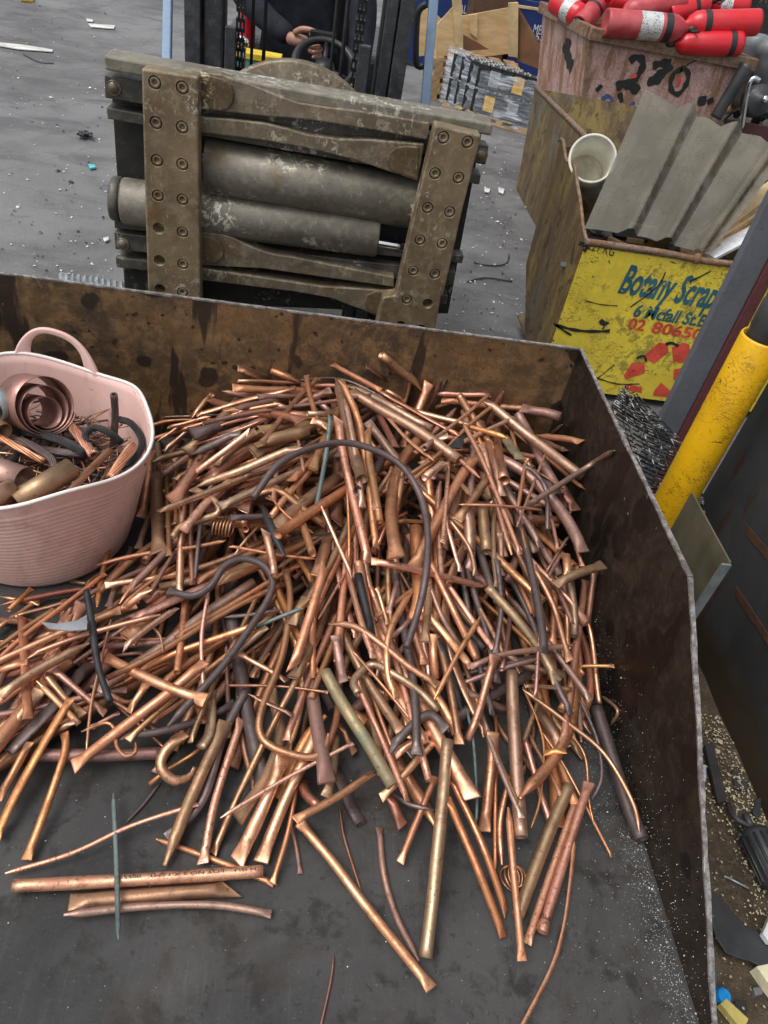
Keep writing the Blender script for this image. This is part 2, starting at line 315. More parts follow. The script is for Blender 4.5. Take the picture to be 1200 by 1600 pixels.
# --- painted, battered steel
def battered(name, base, dark, rust, cov, sc_=1.0, rough=.5, scratch=1.0):
    n = NT(name); f = n.noise(3 * sc_, 6, .68, .6); g = n.noise(16 * sc_, 6, .75, .5); h = n.noise(90 * sc_, 4, .7)
    c = n.mix(n.step(f, .3, .7), tuple(x * .78 for x in base), base); c = n.mix(n.math('MULTIPLY', n.step(n.noise(5 * sc_, 5, .7, .5, n.map((1, 1, .4))), .5, .7), .4), c, tuple(x * .55 for x in base))
    c = n.mix(n.math('MULTIPLY', n.step(h, .56, .66), .5), c, tuple(.45 * x for x in base))
    c = n.mix(n.math('MULTIPLY', n.step(n.math('ADD', n.math('MULTIPLY', g, .6), n.math('MULTIPLY', f, .4)), .62 - cov * .22, .66 - cov * .2), .9), c, rust)
    cr = n.noise(9 * sc_, 5, .7, 1.6, n.map((1, 1, 1.6), (.2, .3, .5))); ln = n.step(n.math('ABSOLUTE', n.math('SUBTRACT', cr, .5)), .012, .004)
    ln = n.math('MULTIPLY', ln, n.step(n.noise(4 * sc_, 3, .6), .48, .58)); chip = n.step(n.noise(20 * sc_, 4, .65, .8, n.map((1, 1, 1.8))), .66 - .03 * cov, .675 - .03 * cov)
    c = n.mix(n.math('MULTIPLY', n.math('MAXIMUM', ln, chip), .9 * scratch), c, dark)
    M[name] = n.set(base=c, rough=n.lin(g, .3, .7, rough - .1, rough + .2), normal=n.bump(n.math('ADD', n.math('MULTIPLY', chip, -1.0), n.math('MULTIPLY', g, .6)), .5, .002)); return M[name]
battered('skip_yellow', (.86, .665, .06), (.022, .028, .022), (.36, .29, .05), .42, 1.6)
n = NT('skip_side'); f = n.noise(4, 6, .65, .6, n.map((1, 1, .45))); g = n.noise(18, 6, .75, .3, n.map((1, 1, .35), (R(15), 0, 0))); h = n.noise(80, 4, .7); bl = n.noise(5, 5, .7, .4, n.map((1, 1, .5), (.3, .2, .7)))
c = n.mix(n.step(f, .38, .62), (.235, .17, .045), (.125, .092, .048)); c = n.mix(n.math('MULTIPLY', n.step(bl, .54, .62), .8), c, (.085, .125, .15)); c = n.mix(n.math('MULTIPLY', n.step(g, .42, .58), .9), c, (.105, .062, .03)); c = n.mix(n.math('MULTIPLY', n.step(n.noise(11, 5, .7, .5), .56, .62), .8), c, (.045, .03, .018)); c = n.mix(n.math('MULTIPLY', n.step(h, .52, .68), .55), c, (.06, .042, .024))
M['skip_side'] = n.set(base=c, rough=.6, normal=n.bump(n.math('ADD', g, h), .4, .003))
battered('bollard_yellow', (.83, .46, .006), (.055, .03, .012), (.55, .30, .008), .06, 1.3, .42, 1.0)
battered('skip_rim', (.24, .17, .12), (.05, .03, .02), (.16, .075, .03), .6, 2, .6)
battered('post_grey', (.125, .134, .152), (.03, .03, .03), (.10, .106, .118), .2, 1.5, .5, .3)
battered('post_maroon', (.14, .038, .038), (.02, .01, .01), (.06, .025, .022), .4, 2, .5)
battered('brown_skip', (.12, .065, .04), (.03, .02, .015), (.09, .045, .02), .6, 1)
battered('blue_skip', (.010, .035, .17), (.01, .01, .015), (.03, .04, .1), .1, 1.5)
battered('maroon_bin', (.10, .025, .03), (.02, .01, .01), (.07, .03, .02), .4, 1.5)
n = NT('skip_pink'); f = n.noise(3, 6, .65, .4); g = n.noise(12, 6, .72, .4); dr = n.noise(7, 4, .6, .3, n.map((1.6, 1.6, .3)))
c = n.mix(n.step(f, .3, .7), (.50, .31, .28), (.58, .40, .36)); c = n.mix(n.math('MULTIPLY', n.step(dr, .47, .60), .85), c, (.28, .14, .058)); c = n.mix(n.math('MULTIPLY', n.step(g, .56, .66), .6), c, (.22, .12, .08))
ck = n.voro(48, 'DISTANCE_TO_EDGE', n.mix(.09, n.o, n.noise(14, 3, .6, 0, None, True))); c = n.mix(n.math('MULTIPLY', n.step(ck, .08, .02), .55), c, (.15, .08, .055))
M['skip_pink'] = n.set(base=c, rough=.65, normal=n.bump(n.math('ADD', n.step(ck, .0, .06), g), .5, .003))
n = NT('plate_wall'); f = n.noise(2.2, 6, .65, .6); g = n.noise(16, 5, .7); dr = n.noise(9, 4, .6, .3, n.map((1, 2.2, .3), (.22, 0, 0)))
c = n.mix(n.step(f, .35, .65), (.033, .034, .036), (.062, .064, .068)); c = n.mix(n.math('MULTIPLY', n.step(g, .55, .7), .4), c, (.03, .03, .03)); c = n.mix(n.math('MULTIPLY', n.step(dr, .6, .66), .85), c, (.055, .026, .012))
gz = n.t.nodes.new('ShaderNodeSeparateXYZ'); n.put(n.o, gz.inputs[0]); lowm = n.step(n.math('ADD', gz.outputs[2], n.math('MULTIPLY', f, .22)), .26, .18); c = n.mix(n.math('MULTIPLY', lowm, .9), c, (.042, .028, .016))
M['plate_wall'] = n.set(base=c, rough=n.lin(f, .3, .7, .42, .62), metal=.2, normal=n.bump(n.math('ADD', f, g), .3, .003))
plain('galv', (.33, .36, .37), .42, .5, .25, 25, .3); plain('galv_dirty', (.15, .13, .085), .45, .3, .3, 8, .2)
n = NT('mesh_wire'); g = n.noise(60, 3, .6); c = n.mix(n.step(g, .53, .58), (.022, .022, .023), (.36, .355, .33)); M['mesh_wire'] = n.set(base=c, rough=.45, metal=.4)
n = NT('ext_red'); f = n.noise(9, 5, .6, .3); g = n.noise(50, 4, .7); c = n.mix(n.math('MULTIPLY', n.step(f, .45, .7), .4), (.58, .012, .022), (.40, .045, .05)); c = n.mix(n.math('MULTIPLY', n.step(g, .62, .7), .4), c, (.62, .22, .2)); M['ext_red'] = n.set(base=c, rough=n.lin(f, .3, .7, .24, .45), spec=.6)
n = NT('ext_dull'); f = n.noise(9, 5, .6, .3); c = n.mix(n.step(f, .35, .7), (.40, .03, .04), (.48, .10, .11)); M['ext_dull'] = n.set(base=c, rough=.42)
n = NT('label_silver'); g = n.noise(130, 2, .6, 0, n.map((1, 1, 1))); f = n.noise(22, 3, .6); M['label_silver'] = n.set(base=n.mix(n.math('MULTIPLY', n.step(g, .52, .56), n.step(f, .42, .52)), (.62, .63, .62), (.2, .2, .21)), rough=.35, metal=.2); plain('label_black', (.02, .02, .022), .5); plain('label_white', (.7, .68, .68), .5)
plain('tank_grey', (.16, .17, .18), .5, .2, .3, 8, .2); plain('tank_dark', (.05, .052, .055), .5, .2, .3, 8, .2)
n = NT('plywood'); f = n.noise(3, 5, .6, .5, n.map((1, 1, 5))); g = n.noise(30, 4, .65, .4, n.map((1, 1, 4))); c = n.mix(n.step(f, .35, .65), (.52, .34, .16), (.66, .47, .25)); c = n.mix(n.math('MULTIPLY', n.step(g, .58, .7), .4), c, (.36, .21, .09)); M['plywood'] = n.set(base=c, rough=.65, normal=n.bump(g, .2, .001))
plain('pine', (.58, .42, .22), .65, 0, .2, 10, .2); plain('old_wood', (.34, .22, .11), .75, 0, .35, 14, .3); plain('pallet_wood', (.38, .27, .15), .75, 0, .3, 14, .3)
plain('shaded_ply', (.17, .085, .042), .65, 0, .25, 5, .2)  # crate plywood in shadow: the shade is put into the colour
plain('battery_black', (.014, .014, .016), .4, 0, .3, 20, .1); plain('battery_grey', (.33, .35, .37), .5); plain('battery_yellow', (.80, .48, .02), .5); plain('lead', (.30, .30, .29), .5, .4)
plain('white_text', (.62, .64, .68), .5)
n = NT('stretch_film'); g = n.noise(4.5, 3, .5, .5, n.map((1, 1, 3), (.45, .3, .5))); wr = n.noise(9, 3, .55, .4, n.map((.6, .6, 4), (-.35, .1, .2)))
tr = n.t.nodes.new('ShaderNodeBsdfTransparent'); ms = n.t.nodes.new('ShaderNodeMixShader'); n.set(base=(.62, .68, .76), rough=.2, normal=n.bump(n.math('ADD', g, wr), .9, .02), spec=.8)
n.put(n.math('ADD', n.math('MULTIPLY', n.step(n.math('ADD', n.math('MULTIPLY', g, .6), n.math('MULTIPLY', wr, .4)), .45, .66), .52), .17), ms.inputs[0]); n.put(tr.outputs[0], ms.inputs[1]); n.put(n.b.outputs[0], ms.inputs[2]); n.put(ms.outputs[0], n.out.inputs[0]); M['stretch_film'] = n.mat
n = NT('roof_sheet'); n.o = n.tc.outputs['UV']; f = n.noise(3, 5, .65, .4); g = n.noise(30, 4, .7); st = n.noise(7, 4, .6, 0, n.map((4, .25, 1)))
c = n.mix(n.step(f, .35, .7), (.16, .145, .115), (.30, .28, .235)); c = n.mix(n.math('MULTIPLY', n.step(st, .50, .72), .30), c, (.15, .125, .09)); ux = n.t.nodes.new('ShaderNodeSeparateXYZ'); n.put(n.o, ux.inputs[0])
for u0 in (.395, .735, 1.045): c = n.mix(n.math('MULTIPLY', n.math('MULTIPLY', n.step(n.math('ADD', n.math('ABSOLUTE', n.math('SUBTRACT', ux.outputs[0], u0)), n.lin(g, .3, .7, -.010, .010)), .05, .012), n.step(n.noise(5, 4, .7), .34, .56)), .85), c, (.062, .045, .028)); c = n.mix(n.math('MULTIPLY', n.step(g, .60, .7), .5), c, (.13, .10, .07))
tr = n.t.nodes.new('ShaderNodeBsdfTransparent'); tr.inputs[0].default_value = (.75, .75, .72, 1); ms = n.t.nodes.new('ShaderNodeMixShader'); n.set(base=c, rough=.38, normal=n.bump(g, .25, .002)); n.put(n.lin(f, .3, .7, .66, .36), ms.inputs[0]); n.put(tr.outputs[0], ms.inputs[1]); n.put(n.b.outputs[0], ms.inputs[2]); n.put(ms.outputs[0], n.out.inputs[0]); M['roof_sheet'] = n.mat
plain('bucket_white', (.66, .64, .54), .45, 0, .15, 7, .1); plain('bucket_residue', (.50, .47, .36), .6, 0, .3, 14, .5)

for nm_, b_ in (('paint_teal', (.012, .085, .115)), ('paint_red', (.52, .055, .03))):
    n = NT(nm_); f = n.noise(26, 5, .7, .5); g = n.noise(7, 4, .65); c = n.mix(n.step(g, .35, .65), b_, tuple(min(1, x * 1.5 + .015) for x in b_)); c = n.mix(n.step(f, .635, .66), c, (.70, .54, .055)); c = n.mix(n.step(n.noise(18, 4, .7, .4, n.map((1, 1, 2), (.4, .1, .6))), .63, .65), c, (.03, .03, .025)); M[nm_] = n.set(base=c, rough=.55)
plain('paint_black', (.016, .018, .018), .6, 0, .3, 30, .2); plain('paint_blue', (.05, .10, .22), .6, 0, .35, 30, .2)
plain('chips_white', (.62, .61, .58), .6, 0, .3, 5, .1); plain('salt', (.55, .55, .55), .5, 0, .3, 5, .1); plain('shaving', (.42, .36, .24), .5, 0, .35, 5, .1)
plain('foam_cream', (.66, .60, .42), .8, 0, .15, 14, .4); plain('cap_blue', (.01, .26, .68), .4); plain('blue_dull', (.04, .10, .15), .6); plain('pale_shard', (.40, .40, .48), .5); plain('white_panel', (.66, .67, .68), .5); plain('foam_yellow', (.48, .40, .12), .8, 0, .2, 20, .4)
plain('turquoise', (.10, .55, .58), .5); plain('dark_bar', (.035, .034, .034), .5, .2, .3, 12, .3); plain('steel_bright', (.42, .44, .45), .35, .8, .2, 15, .15)
plain('cable_black', (.030, .028, .030), .45, .3, .35, 30, .2)
plain('seat_vinyl', (.02, .02, .022), .55); plain('dust_grey', (.2, .2, .2), .8)
# ---------------------------------------------------------------- setting
mb = MB(); mb.add([(-60, -40, G), (60, -40, G), (60, 120, G), (-60, 120, G)], [(0, 1, 2, 3)])
tag(mb.build('yard_ground', M['concrete'], loc=(0, 0, G)), kind='structure')
mb = MB(); ed = []
for i in range(26):
    y = -.6 + i * .095; ed.append((.70, y, G + .004)); ed.append((1.13, y, G + .006 + .006 * abs(math.sin(i * 1.3))))
mb.add(ed, [(2 * i, 2 * i + 1, 2 * i + 3, 2 * i + 2) for i in range(25)], True)
tag(mb.build('dirt_ground', M['dirt'], loc=(0, 0, G)), kind='structure')
# steel plate wall on the right and the post at its end
pw = thing('plate_wall', 'tall dark steel plate wall with rust runs along the right edge', 'wall', (1.12, 1.2, G))
MB().span((1.12, -.4, G + .006), (1.135, 1.50, 2.6)).build('panel', M['plate_wall'], pw)
mb = MB()
for (xa, ya), (xb, yb), wd in (((1165, 828), (1200, 868), 9), ((1150, 925), (1200, 1000), 9)): mb.prism([atX(xa, ya - wd, 1.118), atX(xb, yb - wd, 1.118), atX(xb, yb + wd, 1.118), atX(xa, ya + wd, 1.118)], (.004, 0, 0))
n = NT('rust_run'); g = n.noise(40, 5, .7); M['rust_run'] = n.set(base=n.mix(n.step(g, .3, .7), (.035, .016, .009), (.075, .032, .014)), rough=.75)
mb.build('rust_strip', M['rust_run'], pw)
p = thing('steel_post', 'dark grey square steel post with maroon side behind the yellow bollard', 'post', (1.18, 1.95, G))
MB().span((1.143, 1.90, G + .006), (1.224, 1.925, 2.9)).build('face_plate', M['post_grey'], p, .004)
MB().span((1.2245, 1.893, G + .006), (1.262, 1.93, 2.9)).build('side_flange', M['post_maroon'], p, .004)
# bollard with a pipe standing in it
p = thing('bollard', 'chipped yellow steel bollard with a dark pipe standing in its top', 'bollard', (.98, 1.40, G))
mb = MB(); prof = [(.048, 0), (.048, .02), (.0485, .3), (.048, .6), (.0485, .815), (.046, .82), (.043, .818), (.043, .70)]; mb.lathe(prof, (.98, 1.40, G + .006), (0, 0, 1), 28); mb.build('tube', M['bollard_yellow'], p)
mb = MB(); mb.lathe([(.037, .68), (.037, .84), (.039, .845), (.039, .90), (.037, .905), (.036, 1.9)], (.98, 1.40, G), (0, 0, 1), 20); mb.build('inner_pipe', M['tank_dark'], p)

# ---------------------------------------------------------------- the copper bin
BX, BY, LX, T = .737, 1.74, -1.05, .008
bn = thing('scrap_bin', 'rusty open fronted steel bin holding the copper pipes', 'bin', (-.15, 1.0, G))
MB().span((LX, -.1, -.012), (BX, BY, 0)).build('floor_plate', M['steel_floor'], bn)
zr = .428
MB().span((LX - T, BY, -.012), (BX + T, BY + T, zr)).build('back_wall', M['rust_wall'], bn)
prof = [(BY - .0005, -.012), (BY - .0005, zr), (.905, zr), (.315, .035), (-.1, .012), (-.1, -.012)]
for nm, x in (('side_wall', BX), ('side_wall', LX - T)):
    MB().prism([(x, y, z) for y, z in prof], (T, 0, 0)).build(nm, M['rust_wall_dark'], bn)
mb = MB(); K = .0085
def strip(a, b, wd=K, hh=.004):
    a, b = np.array(a, float), np.array(b, float); L = np.linalg.norm(b - a); N = max(2, int(L / .03)); d = (b - a) / L; s_ = np.array([1, 0, 0.]) if abs(d[0]) < .5 else np.array([0, 1., 0]); u = np.cross(s_, d); u = u * np.sign(u[2])
    vs = []
    for i in range(N + 1):
        q = a + d * L * i / N; j1, j2 = rnd.uniform(-.0016, .0016), rnd.uniform(-.0016, .0016)
        vs += [q - s_ * (wd / 2 + j1), q + s_ * (wd / 2 + j2), q + s_ * (wd / 2 + j2) + u * hh, q - s_ * (wd / 2 + j1) + u * (hh + j1 * .5)]
    mb.add(vs, [[4 * i + k, 4 * i + (k + 1) % 4, 4 * i + 4 + (k + 1) % 4, 4 * i + 4 + k] for i in range(N) for k in range(4)])
strip((LX, BY + T / 2, zr + .001), (BX - .002, BY + T / 2, zr + .001)); mb.build('rim', M['worn_edge'], bn)
mb = MB(); strip((BX + T / 2, BY + T, zr + .001), (BX + T / 2, .905, zr + .001)); strip((BX + T / 2, .905, zr + .001), (BX + T / 2, .315, .036)); strip((BX + T / 2, .315, .036), (BX + T / 2, -.1, .013)); mb.build('rim', M['worn_edge'], bn)
mb = MB()
for y in (.5, 1.3): mb.span((LX, y, G + .002), (BX, y + .12, -.013))
mb.build('fork_pocket', M['rust_wall_dark'], bn)

# ---------------------------------------------------------------- pink tub
TC = np.array([-.555, 1.315, .004])
tub = thing('tub', 'pink rubber tub with two loop handles full of cable and tube scraps', 'tub', TC)
def rimz(a): return .304 + .016 * math.sin(a) + .013 * math.cos(4 * (a - .5)) + .004 * math.sin(5 * a)
NA, NZ = 72, 72
def tubr(t, a, inner=0): 
    return (.184 + .066 * t ** .8) * (1 + .012 * math.sin(3 * a + 1) * t + .014 * t * t * math.cos(2 * a + .4) + .017 * t * t * math.cos(6 * a + .6) + .006 * t * t * math.cos(9 * a)) - inner
mb = MB(); vs = []
for j in range(NZ + 1):
    t = j / NZ
    for i in range(NA):
        a = 2 * math.pi * i / NA; z = t * rimz(a); rr = tubr(t, a) + (.0024 if (j % 3 == 0 and 2 < j < NZ - 6) else 0); vs.append(TC + [rr * math.cos(a), rr * math.sin(a), z])
NI = 14
for j in range(NI + 1):
    t = 1 - j / NI * .98
    for i in range(NA):
        a = 2 * math.pi * i / NA; rr = tubr(t, a, .005); vs.append(TC + [rr * math.cos(a), rr * math.sin(a), max(.006, t * rimz(a))])
NR = NZ + NI + 2
fs = [[j * NA + i, j * NA + (i + 1) % NA, (j + 1) * NA + (i + 1) % NA, (j + 1) * NA + i] for j in range(NR - 1) for i in range(NA)]
fs += [[i for i in range(NA)][::-1], [(NR - 1) * NA + i for i in range(NA)]]
mb.add(vs, fs, True); mb.build('wall', M['tub_pink'], tub)
mb = MB(); ring = [TC + [(tubr(1, a) - .0022) * math.cos(a), (tubr(1, a) - .0022) * math.sin(a), rimz(a) + .001] for a in np.linspace(0, 2 * math.pi, 91)]; mb.tube(ring, .0042, 6, False); mb.build('rim', M['tub_rim'], tub)
for s_ in (1, -1):
    a0 = math.pi / 2 if s_ > 0 else -2.35; mb = MB(); N = 26; vs = []
    for i in range(N + 1):
        u = i / N * 2 - 1; da = u * .39; a = a0 + da; lift = .076 * (max(0, 1 - abs(u) ** 2.5)) ** .9; rr = tubr(1, a) - .002 + .16 * lift
        base = np.array([rr * math.cos(a), rr * math.sin(a), rimz(a) + lift - .002]); wd = .013 + .024 * abs(u) ** 4; rad = np.array([math.cos(a), math.sin(a), 0]); up = np.array([0, 0, 1.])
        tang = nrm(np.cross(up, rad))
        nrmv = nrm(np.array([0, 0, 1.]) * max(.25, 1 - abs(u) ** 2) + tang * u * .9)
        vs += [TC + base + rad * .005, TC + base - rad * .005, TC + base - nrmv * wd - rad * .005, TC + base - nrmv * wd + rad * .005]
    mb.add(vs, [[4 * i + k, 4 * i + (k + 1) % 4, 4 * i + 4 + (k + 1) % 4, 4 * i + 4 + k] for i in range(N) for k in range(4)], True); mb.build('handle', M['tub_pink'], tub, .002)
# what is in the tub
CZ = .215
def tp(x, y, z=CZ): return atZ(x, y, z + .034)
def stranded(path, r, n=7, twist=9., k=1.0):      # a bare stranded cable: a ring of wires twisted along a path
    P = catmull(path, .012); mb = MB(); T = np.gradient(P, axis=0); L = np.cumsum(np.r_[0, np.linalg.norm(np.diff(P, axis=0), axis=1)])
    Us = []; U = None
    for i in range(len(P)):
        t = nrm(T[i]); kk = np.array([0, 0, 1.]) if abs(t[2]) < .95 else np.array([1, 0, 0.])
        U = nrm(np.cross(t, kk)) if U is None else nrm(U - t * (U @ t)); Us.append((U, np.cross(t, U)))
    for q in range(n):
        mb.tube([P[i] + (r * .74) * (math.cos(q * 2 * math.pi / n + L[i] * twist) * Us[i][0] + math.sin(q * 2 * math.pi / n + L[i] * twist) * Us[i][1]) for i in range(len(P))], r * 2.0 / n * 1.25 * k, 5)
    return mb
cg = 'bare stranded cables in the pink tub'
cables = [  # px path with heights, radius px, material, label
    ([(178, 616, .33), (180, 650, .27), (177, 700, .19)], 6.0, 'copper_dark', 'dark stranded cable end standing upright inside the tub'),
    ([(186, 655, .235), (205, 662, .235), (222, 688, .23), (212, 715, .22), (180, 735, .19)], 6, 'cable_black', 'thick black cable curling along the right inner side of the tub'),
    ([(140, 705, .22), (133, 680, .235), (148, 668, .245), (172, 676, .24), (190, 692, .22)], 6, 'cable_black', 'black cable bent into a short hoop in the tub'),
    ([(10, 670, .20), (50, 676, .225), (95, 688, .23), (135, 710, .215)], 8, 'cable_black', 'long black cable arching below the rolled copper sheet'),
    ([(-5, 690, .21), (35, 690, .22), (75, 712, .22), (88, 735, .205)], 7, 'copper_dark', 'dark cable running down to the brass tube in the tub'),
    ([(65, 702, .20), (110, 708, .212), (160, 712, .20)], 6.5, 'copper_dark', 'straight dark cable lying across the middle of the tub'),
    ([(92, 790, .235), (130, 745, .235), (172, 704, .235)], 6.5, 'copper_brown', 'bundle of brown straight wires pointing up to the right in the tub'),
    ([(172, 748, .225), (190, 720, .24), (208, 695, .25)], 8, 'copper_bright', 'bright copper wire bundle fanned out near the right side of the tub'),
    ([(150, 775, .22), (185, 750, .22), (225, 722, .235)], 6, 'cable_black', 'black cable along the near right rim of the tub'),
    ([(-5, 680, .235), (30, 700, .235), (70, 722, .22)], 5, 'copper_bright', 'thin bright wire strand at the left of the tub'),
    ([(110, 665, .225), (130, 690, .225), (147, 712, .22)], 8, 'copper_pink', 'frayed pink copper braid in the middle of the tub'),
    ([(50, 672, .20), (20, 720, .205), (-10, 730, .2)], 7, 'cable_black', 'black cable going under the blue brown tube in the tub'),
]
for path, rp, mt, lb in cables:
    P = [tp(x, y, z) for x, y, z in path]; r = rp * depth(P[len(P) // 2]) / F
    tag(stranded(P, r, 12 if rp > 5 else 6, 24).build('stranded_cable', M[mt]), lb, 'cable', cg)
mb = MB()
for i in range(420):     # loose wire and shreds under the cables
    a, q = rnd.uniform(0, 6.283), math.sqrt(rnd.random()) * .19; c = TC + [q * math.cos(a), q * math.sin(a), rnd.uniform(.17, .238)]
    d = rnd.uniform(0, 6.283); L = rnd.uniform(.02, .06); e = np.array([math.cos(d), math.sin(d), rnd.uniform(-.3, .3)]) * L; k = np.array([-math.sin(d), math.cos(d), .4]) * L * rnd.uniform(-.3, .3)
    mb.tube([c - e, c + k, c + e], rnd.uniform(.0009, .0035), 5, True, rnd.choice([0, 0, 1, 2, 2, 2, 3]))
tag(mb.build('wire_scraps', [M['copper_brown'], M['copper_pink'], M['copper_dark'], M['cable_black']]), 'tangle of loose copper wire scraps filling the pink tub', 'scraps', kind='stuff')
mb = MB(); mb.lathe([(.002, .15), (.12, .165), (.19, .165), (.212, .16)], TC, (0, 0, 1), 24); tag(mb.build('scrap_bed', M['copper_dark']), 'dark packed scrap under the cables in the tub', 'scraps', kind='stuff')
def open_tube(mb, a, b, r, wall=.0016, n=22, mi=0):
    a, b = np.asarray(a, float), np.asarray(b, float); L = np.linalg.norm(b - a); ax = (b - a) / L
    mb.lathe([(r - wall, 0), (r, 0), (r, L), (r - wall, L), (r - wall, 0)], a, ax, n, mi); return mb
for (x0, y0, z0), (x1, y1, z1), rp, mt, lb in (
    ((22, 786, .235), (112, 732, .25), 18.5, 'copper_olive', 'short fat brass coloured tube lying at the near rim of the tub'),
    ((-28, 730, .24), (38, 752, .245), 23, 'copper_mauve', 'short blue brown tube at the left of the tub'),
    ((-30, 790, .255), (20, 765, .25), 17, 'copper_olive', 'brass tube stub in the near left corner of the tub'),
    ((-20, 655, .245), (6, 675, .245), 14, 'copper_olive', 'dull tube stub behind the blue brown tube')):
    a, b = tp(x0, y0, z0), tp(x1, y1, z1); r = rp * depth(a) / F
    tag(open_tube(MB(), a, b, r).build('tube_offcut', M[mt]), lb, 'tube', 'fat tube offcuts in the tub')
# rolled copper sheet: a spiral of thin sheet seen from its end
c = tp(72, 632, .29); r0 = 50 * depth(c) / F; ax = nrm(nrm(ray(72, 632)) - .62 * right - .12 * down); U = nrm(np.cross(ax, (0, 0, 1))); V = np.cross(ax, U); vs = []; N = 120; Lr = .10
for i in range(N):
    t = i / (N - 1); a = t * 2 * math.pi * 3.3 + .6; rr = r0 * (1 - .62 * t ** 1.35); off = (U * .10 - V * .55) * r0 * (1 - rr / r0) * .8 * (-1 if V[2] > 0 else 1) * -1
    off = np.array([0, 0, -1.]) * (r0 - rr) * .72
    p_ = c + off + rr * (math.cos(a) * U + math.sin(a) * V); vs += [p_, p_ + ax * Lr, p_ + ax * Lr + nrm(p_ - c - off) * -.0013, p_ + nrm(p_ - c - off) * -.0013]
mb = MB(); mb.add(vs, [[4 * i + k, 4 * i + (k + 1) % 4, 4 * i + 4 + (k + 1) % 4, 4 * i + 4 + k] for i in range(N - 1) for k in range(4)], True)
tag(mb.build('rolled_sheet', M['copper_mauve']), 'rolled up thin copper sheet seen end on at the back of the tub', 'metal roll')
c = tp(-14, 640, .28); tag(open_tube(MB(), c, c + np.array([.02, .06, -.01]), .030).build('tube_offcut', M['galv']), 'pale grey pipe end cut by the left edge in the tub', 'tube', 'fat tube offcuts in the tub')

# ---------------------------------------------------------------- clamp attachment of the forklift
YC = 2.15
cl = thing('clamp_attachment', 'heavy oily steel clamp attachment with two bolted plates on the forklift', 'clamp', (-.02, 2.3, G))
MB().pY([(162, 86), (771, 194), (768, 213), (163, 110)], 2.17, .095).build('top_bar', M['clamp_top'], cl, .006)
MB().pY([(163, 117), (764, 229), (759, 258), (164, 153)], 2.20, .06).build('rail', M['clamp_rail'], cl, .003)
MB().pY([(166, 168), (752, 273), (749, 289), (168, 186)], 2.20, .06).build('rail', M['clamp_rail'], cl, .003)
mb = MB(); mb.pY([(172, 104), (752, 211), (700, 490), (196, 470)], 2.275, .05); mb.build('back_plate', M['clamp_back'], cl)
MB().pY([(178, 363), (712, 425), (709, 446), (180, 400 - 10)], 2.20, .06).build('rail', M['clamp_rail'], cl, .003)
MB().pY([(178, 345), (725, 400), (722, 412), (179, 357)], 2.21, .05).build('rail', M['clamp_rail'], cl, .003)
MB().pY([(180, 402), (700, 462), (697, 476), (182, 418)], 2.20, .06).build('rail', M['clamp_rail'], cl, .003)
MB().pY([(193, 420), (312, 432), (312, 520), (196, 500)], 2.24, .05).build('lower_block', M['clamp_back'], cl, .004)
for sx, sy in ((178, 137), (192, 381), (752, 242)):
    c = atY(sx, sy, 2.199); mb = MB(); mb.lathe([(.0185, 0), (.0185, -.004), (.0155, -.004), (.0155, -.001), (.0145, -.001), (.0145, -.006), (.001, -.0075)], c, (0, 1, 0), 18); mb.build('pin_end', M['clamp_arm'], cl)
A1 = [(310, 112), (345, 116), (362, 122), (388, 130), (413, 140), (440, 151), (467, 160), (510, 167), (563, 173), (672, 192), (668, 219), (563, 200), (480, 187), (413, 182), (360, 176), (310, 171)]
A2 = [(310, 182), (360, 186), (413, 192), (450, 201), (480, 210), (530, 217), (580, 218), (663, 225), (653, 283), (613, 270), (580, 259), (547, 248), (480, 232), (413, 220), (310, 207)]
A3 = [(309, 361), (332, 363), (348, 366), (366, 372), (383, 381), (405, 390), (427, 397), (460, 402), (616, 433), (616, 449), (460, 427), (412, 420), (354, 417), (310, 414)]
A4 = [(315, 419), (500, 447), (545, 450), (617, 455), (600, 498), (565, 484), (540, 475), (517, 466), (460, 456), (316, 438)]
for A in (A1, A2, A3, A4): MB().pY(A, 2.165, .045).build('arm', M['clamp_arm'], cl, .004)
def pad(pts): MB().pY(pts, 2.158, .009).build('boss', M['weld_bead'], cl, .003)
pad([(308, 117), (330, 119), (350, 124), (361, 133), (366, 146), (364, 160), (356, 171), (345, 174), (308, 169)])
pad([(655, 230), (635, 228), (618, 231), (608, 240), (605, 253), (610, 265), (620, 271), (653, 280)])
pad([(308, 367), (332, 371), (344, 379), (350, 391), (347, 404), (338, 411), (308, 411)])
pad([(604, 458), (588, 455), (574, 461), (569, 472), (573, 483), (583, 489), (600, 494)])
def cyl(p0, p1, dpx, nm, mt, Y=2.225, cap=True):
    a, b = atY(*p0, Y), atY(*p1, Y); r = dpx / 2 * depth((a + b) / 2) / F; mb = MB(); mb.lathe([(.001, 0), (r * .93, 0), (r, .006), (r, np.linalg.norm(b - a) - .006), (r * .93, np.linalg.norm(b - a)), (.001, np.linalg.norm(b - a))], a, b - a, 30); return mb.build(nm, M[mt], cl)
cyl((321, 258), (646, 316), 80, 'cylinder', 'clamp_cylinder'); cyl((192, 314), (591, 367), 68, 'cylinder', 'clamp_cylinder', 2.215); cyl((175, 309), (190.5, 312), 66, 'end_cap', 'clamp_rail', 2.215)
cyl((585, 378), (650, 389), 14, 'piston_rod', 'chrome', 2.215); cyl((300, 240), (322, 244), 16, 'piston_rod', 'chrome', 2.23)
